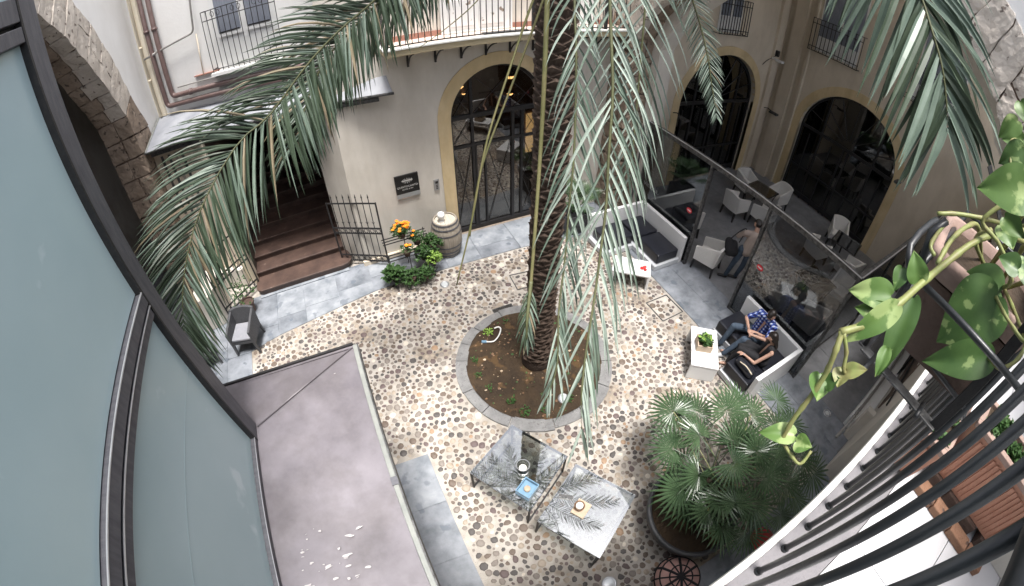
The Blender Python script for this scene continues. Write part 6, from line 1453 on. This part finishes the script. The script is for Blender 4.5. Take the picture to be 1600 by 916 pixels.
# ================================================================== FOREGROUND: BRACKET, POT AND POTHOS
bk = thing('pot_bracket', 'black iron bracket hooked over the near railing and holding the weathered pot', 'bracket', (1.3,-.2,5.8))
def flat(p, q, w_, h_, m_='iron_worn', name='flat_bar'):
    p, q = V3(p), V3(q); d = (q-p).normalized(); s_ = d.cross(V3((0,0,1))).normalized()*w_/2; u_ = V3((0,0,1))*h_/2
    if abs(d.z) > .9: s_ = V3((0,w_/2,0)); u_ = V3((h_/2,0,0))
    mb = MB(); mb.hexa([p-s_-u_,q-s_-u_,q+s_-u_,p+s_-u_,p-s_+u_,q-s_+u_,q+s_+u_,p+s_+u_]); return mb.build(name, m_, bk, bevel=.002)
zb = 5.80
flat((1.02,-.195,zb),(1.02,.10,zb),.032,.007); flat((1.02,.10,zb),(1.62,.12,zb),.032,.0068); flat((1.62,.12,zb),(1.62,-.195,zb),.032,.0066)
flat((1.02,-.19,zb-.002),(1.02,-.19,6.22),.030,.008,'iron'); flat((1.62,-.19,zb),(1.62,-.19,6.22),.030,.008,'iron')
def rod(pts, r=.008, name='rod'):
    mb = MB(); mb.tube(pts, r, 8); return mb.build(name, 'rail', bk, smooth=True)
zr = 6.10
rod([(.900,-.30,zr),(.900,.09,zr)], .0085); rod([(.900,.09,zr),(1.60,.10,zr)], .0085); rod([(1.60,.10,zr),(1.60,-.2,zr)], .0085)
rod([(1.08,-.22,5.87),(1.08,.08,5.89)], .007); rod([(1.08,.08,5.89),(1.56,.09,5.89)], .007)
rod([(.900,.09,zr),(1.02,.10,5.95),(1.03,.10,zb)], .007); rod([(1.08,.08,5.89),(1.05,.09,5.97),(.900,.09,zr)], .006); rod([(1.60,.10,zr),(1.62,.11,zb)], .007)
rod([(1.08,.02,5.885),(1.40,-.02,5.885)], .006); rod([(1.08,-.21,5.87),(1.12,-.25,5.82),(1.18,-.22,5.87)], .007)
rod([(1.045,.055,zb+.006),(.900,.055,zb+.006)], .007, 'peg'); rod([(1.045,-.13,zb+.006),(.98,-.13,zb+.006)], .007, 'peg')
rod(bez([(.900,.10,zr),(.93,.13,6.14),(1.06,.125,6.17),(1.12,.12,6.14),(1.2,.11,zr)],10), .0085, 'hook')
rod([(.905,.085,6.235),(.89,.10,6.20),(.87,.085,6.15),(.93,.09,6.07),(.900,.09,zr)], .0085, 'hook')
pot2 = thing('hanging_pot', 'weathered square terracotta pot hanging close to the camera at the right edge', 'pot', (1.34,-.09,5.85))
def rsq(cx, cy, h, z, r=.04, rot=.12, n=5):
    out = []
    for qx, qy, a0 in ((1,1,0),(-1,1,90),(-1,-1,180),(1,-1,270)):
        for k in range(n):
            a = R(a0+90*k/(n-1)); out.append(((h-r)*qx+r*math.cos(a), (h-r)*qy+r*math.sin(a)))
    c, s_ = math.cos(rot), math.sin(rot); return [(cx+x*c-y*s_, cy+x*s_+y*c, z) for x, y in out]
def loft(secs, name, m_, parent, capb=True, smooth=False):
    mb = MB(); n = len(secs[0]); vs = [p for s_ in secs for p in s_]; fs = [(i*n+j, i*n+(j+1)%n, (i+1)*n+(j+1)%n, (i+1)*n+j) for i in range(len(secs)-1) for j in range(n)]
    if capb: fs.append(tuple(range(n))[::-1])
    mb.add(vs, fs); return mb.build(name, m_, parent, smooth=smooth)
px, py = 1.225, -.055
loft([rsq(px-.02,py-.01,.13,5.86),rsq(px,py,.155,6.06)], 'pot_body', 'terracotta_old', pot2)
loft([rsq(px,py,.157,6.065),rsq(px,py,.168,6.07),rsq(px,py,.174,6.115),rsq(px,py,.170,6.128),rsq(px,py,.150,6.128),rsq(px,py,.145,6.07)], 'pot_rim', 'terracotta_rim', pot2, False, True)
mb = MB(); mb.add(rsq(px,py,.155,6.10), [tuple(range(20))]); mb.build('pot_soil', 'soil', pot2)
po = thing('trailing_plant', 'variegated heart leaved climber trailing over the railing at the right', 'climber', (1.3,-.08,6.11))
def vine(pts, r0, r1, n=24):
    mb = MB(); P = bez(pts, n); rs = []
    for i in range(n): rs.append((r0+(r1-r0)*i/(n-1))*(1.22 if i % 5 == 0 else 1))
    mb.tube(P, rs, 8); return mb.build('vine', 'vine', po, smooth=True)
vine([(1.30,-.10,6.10),(1.16,-.09,6.23),(1.073,-.078,6.269),(1.021,-.018,6.255),(.94,.019,6.224),(.863,.04,6.185),(.775,.054,6.155),(.703,.064,6.124),(.654,.085,6.083),(.615,.105,6.066)], .0062, .0070, 40)
vine([(.618,.103,6.066),(.6,.09,6.042),(.594,.079,6.0),(.58,.072,5.954),(.561,.066,5.906),(.546,.054,5.864)], .0058, .0045, 30)
vine([(.617,.1,6.068),(.625,.078,6.04),(.621,.064,6.016),(.625,.058,6.008)], .0040, .0034, 16)
vine([(1.28,-.05,6.10),(1.15,-.06,6.27),(1.077,-.065,6.287),(.975,.008,6.278),(.916,.069,6.259),(.877,.105,6.242)], .0052, .0042)
vine([(1.30,-.05,6.10),(1.16,-.05,6.32),(1.035,-.042,6.327),(.986,-.008,6.332),(.958,.017,6.296),(.951,.022,6.265),(.969,-.027,6.253),(1.003,-.096,6.204),(1.15,-.09,6.12)], .0048, .0050)
vine([(1.037, -0.091, 6.143),(0.998, -0.14, 6.141),(0.999, -0.196, 6.139),(1.25,-.10,6.11)], .0042, .0055)
vine([(0.964, -0.157, 6.063),(0.934, -0.188, 6.084),(0.974, -0.205, 6.134),(1.1,-.15,6.2),(1.25,-.12,6.11)], .0040, .0055)
vine([(.546,.054,5.864),(.551,.023,5.853),(.56,-.003,5.847),(.583,.001,5.867)], .0036, .0030, 14)
vine([(.908,.085,6.234),(.872,.087,6.189),(.859,.068,6.178)], .0042, .0040, 12)
vine([(1.30,-.02,6.10),(1.12,.03,6.21),(1.02,.05,6.22),(.93,.06,6.20),(.86,.055,6.17)], .0060, .0050)
vine([(1.02,.0,6.25),(1.06,.02,6.20),(1.12,-.03,6.15),(1.2,-.08,6.10)], .0055, .0055)
def heart(base, tip, width, seed, m_='pothos', label=None, nrm=None):
    rr = random.Random(seed); b, t_ = V3(base), V3(tip); d = t_-b; L = d.length; d.normalize()
    view = (V3((0,0,6.5))-b).normalized()
    n_ = (view+V3((rr.uniform(-.3,.3),rr.uniform(-.3,.3),.35+rr.uniform(-.2,.3)))) if nrm is None else V3(nrm)
    n_ = (n_-d*n_.dot(d)).normalized(); s_ = d.cross(n_).normalized(); W_ = width/2
    prof = [(-.10,.30),(-.06,.62),(.04,.86),(.16,.98),(.28,1.0),(.42,.93),(.56,.78),(.70,.58),(.83,.34),(.93,.14),(1.0,.0)]
    mb = MB(); vs = []; n = len(prof); cup = rr.uniform(.10,.28); tw = rr.uniform(-.25,.25)
    for (k, w_) in prof:
        kc = max(0, k); mid = b+d*L*kc+n_*(L*.05*math.sin(kc*3)-L*.10*kc*kc)
        for f in (-1,-.5,0,.5,1):
            kk = k if abs(f) > .2 else kc
            q = b+d*L*(kk if abs(f) > .2 else kc)+n_*(L*.05*math.sin(kc*3)-L*.10*kc*kc)
            wob = .05*math.sin(k*14+f*2+seed)*abs(f)
            vs.append(q+s_*W_*w_*f+n_*(W_*(abs(f)**1.3*cup+wob)*w_+tw*W_*f*k*.5-(.004 if f == 0 else 0)))
    fs = [(i*5+j,i*5+j+1,(i+1)*5+j+1,(i+1)*5+j) for i in range(n-1) for j in range(4)]
    mb.add(vs, fs); o = mb.build('leaf', m_, po, smooth=True, label=label, sub=1)
    return o
LV = [((0.704,0.083,6.13),(0.67,0.145,6.103),.053,'pothos'),((0.692,0.067,6.105),(0.666,0.118,6.088),.04,'pothos'),((0.685,0.061,6.132),(0.62,0.091,6.049),.043,'pothos'),((0.734,0.048,6.137),(0.661,0.01,6.028),.050,'pothos_dark'),((0.674,0.03,6.07),(0.642,0.012,6.036),.026,'pothos'),
((0.774,0.06,6.154),(0.777,0.098,6.191),.044,'pothos'),((0.77,0.098,6.153),(0.746,0.085,6.121),.032,'pothos_dark'),((1.037, -0.091, 6.143),(0.973, -0.04, 5.988),.150,'pothos_dark'),((1.07, -0.093, 6.148),(1.052, 0.007, 6.114),.100,'pothos_dark'),((0.964, -0.157, 6.063),(0.913, -0.041, 5.962),.085,'pothos_dark'),
((0.843,-0.031,6.393),(0.824,0.059,6.342),.086,'pothos'),((0.882,-0.011,6.32),(0.87,-0.06,6.318),.044,'pothos'),((0.604,0.087,5.983),(0.578,0.056,5.961),.051,'pothos'),((0.603,0.069,5.979),(0.613,0.058,6.002),.036,'pothos_dark'),((0.629,0.058,6.009),(0.641,0.031,6.036),.030,'vine'),((0.628,0.063,6.008),(0.605,0.05,5.991),.035,'vine'),
((0.563,0.046,5.878),(0.522,0.093,5.859),.042,'pothos'),((0.561,0.033,5.876),(0.566,0.005,5.891),.037,'pothos'),((0.866,-0.08,6.27),(0.858,-0.036,6.264),.045,'pothos_dark'),((1.02,-.02,6.28),(.99,-.06,6.26),.06,'pothos'),((1.05,-.10,6.25),(1.0,-.14,6.22),.07,'pothos_dark')]
for i, (b, t_, w_, m_) in enumerate(LV):
    heart(b, t_, w_, 40+i, m_, {7:'biggest dark green leaf with a yellow scar, in front of the pot', 10:'large bright variegated leaf reaching in from the right edge', 9:'long pointed leaf below the biggest one', 3:'dark narrow leaf hanging below the main vine'}.get(i))
iv = thing('wall_climber', 'small leaved climber at the rough stone pier on the right edge', 'climber', (1.25,.05,6.3))
for i, (b, t_, w_) in enumerate([((1.198,.058,6.462),(1.181,.085,6.403),.052),((1.197,.017,6.415),(1.177,.06,6.353),.063),((1.298,.073,6.505),(1.286,.022,6.467),.057),((1.192,.039,6.366),(1.179,.005,6.358),.045),((1.26,.03,6.43),(1.24,.08,6.40),.05),((1.27,.0,6.36),(1.25,.04,6.31),.05)]):
    _po = po; po = iv; heart(b, t_, w_, 90+i, 'pothos_dark' if i % 2 else 'pothos'); po = _po
mb = MB(); mb.tube(bez([(1.45,-.19,6.2),(1.35,-.05,6.38),(1.25,.05,6.42),(1.19,.04,6.38),(1.17,.0,6.33)],16), .004, 6); mb.tube(bez([(1.35,-.05,6.38),(1.3,.03,6.48),(1.28,.05,6.55)],8), .004, 6); mb.build('vine', 'vine', iv, smooth=True)
for i in range(4):
    mb = MB(); mb.tube([(1.16+.02*i,-.03,6.22),(1.18+.02*i,.08,6.33)], .0025, 5); mb.build('support_wire', 'iron', iv)
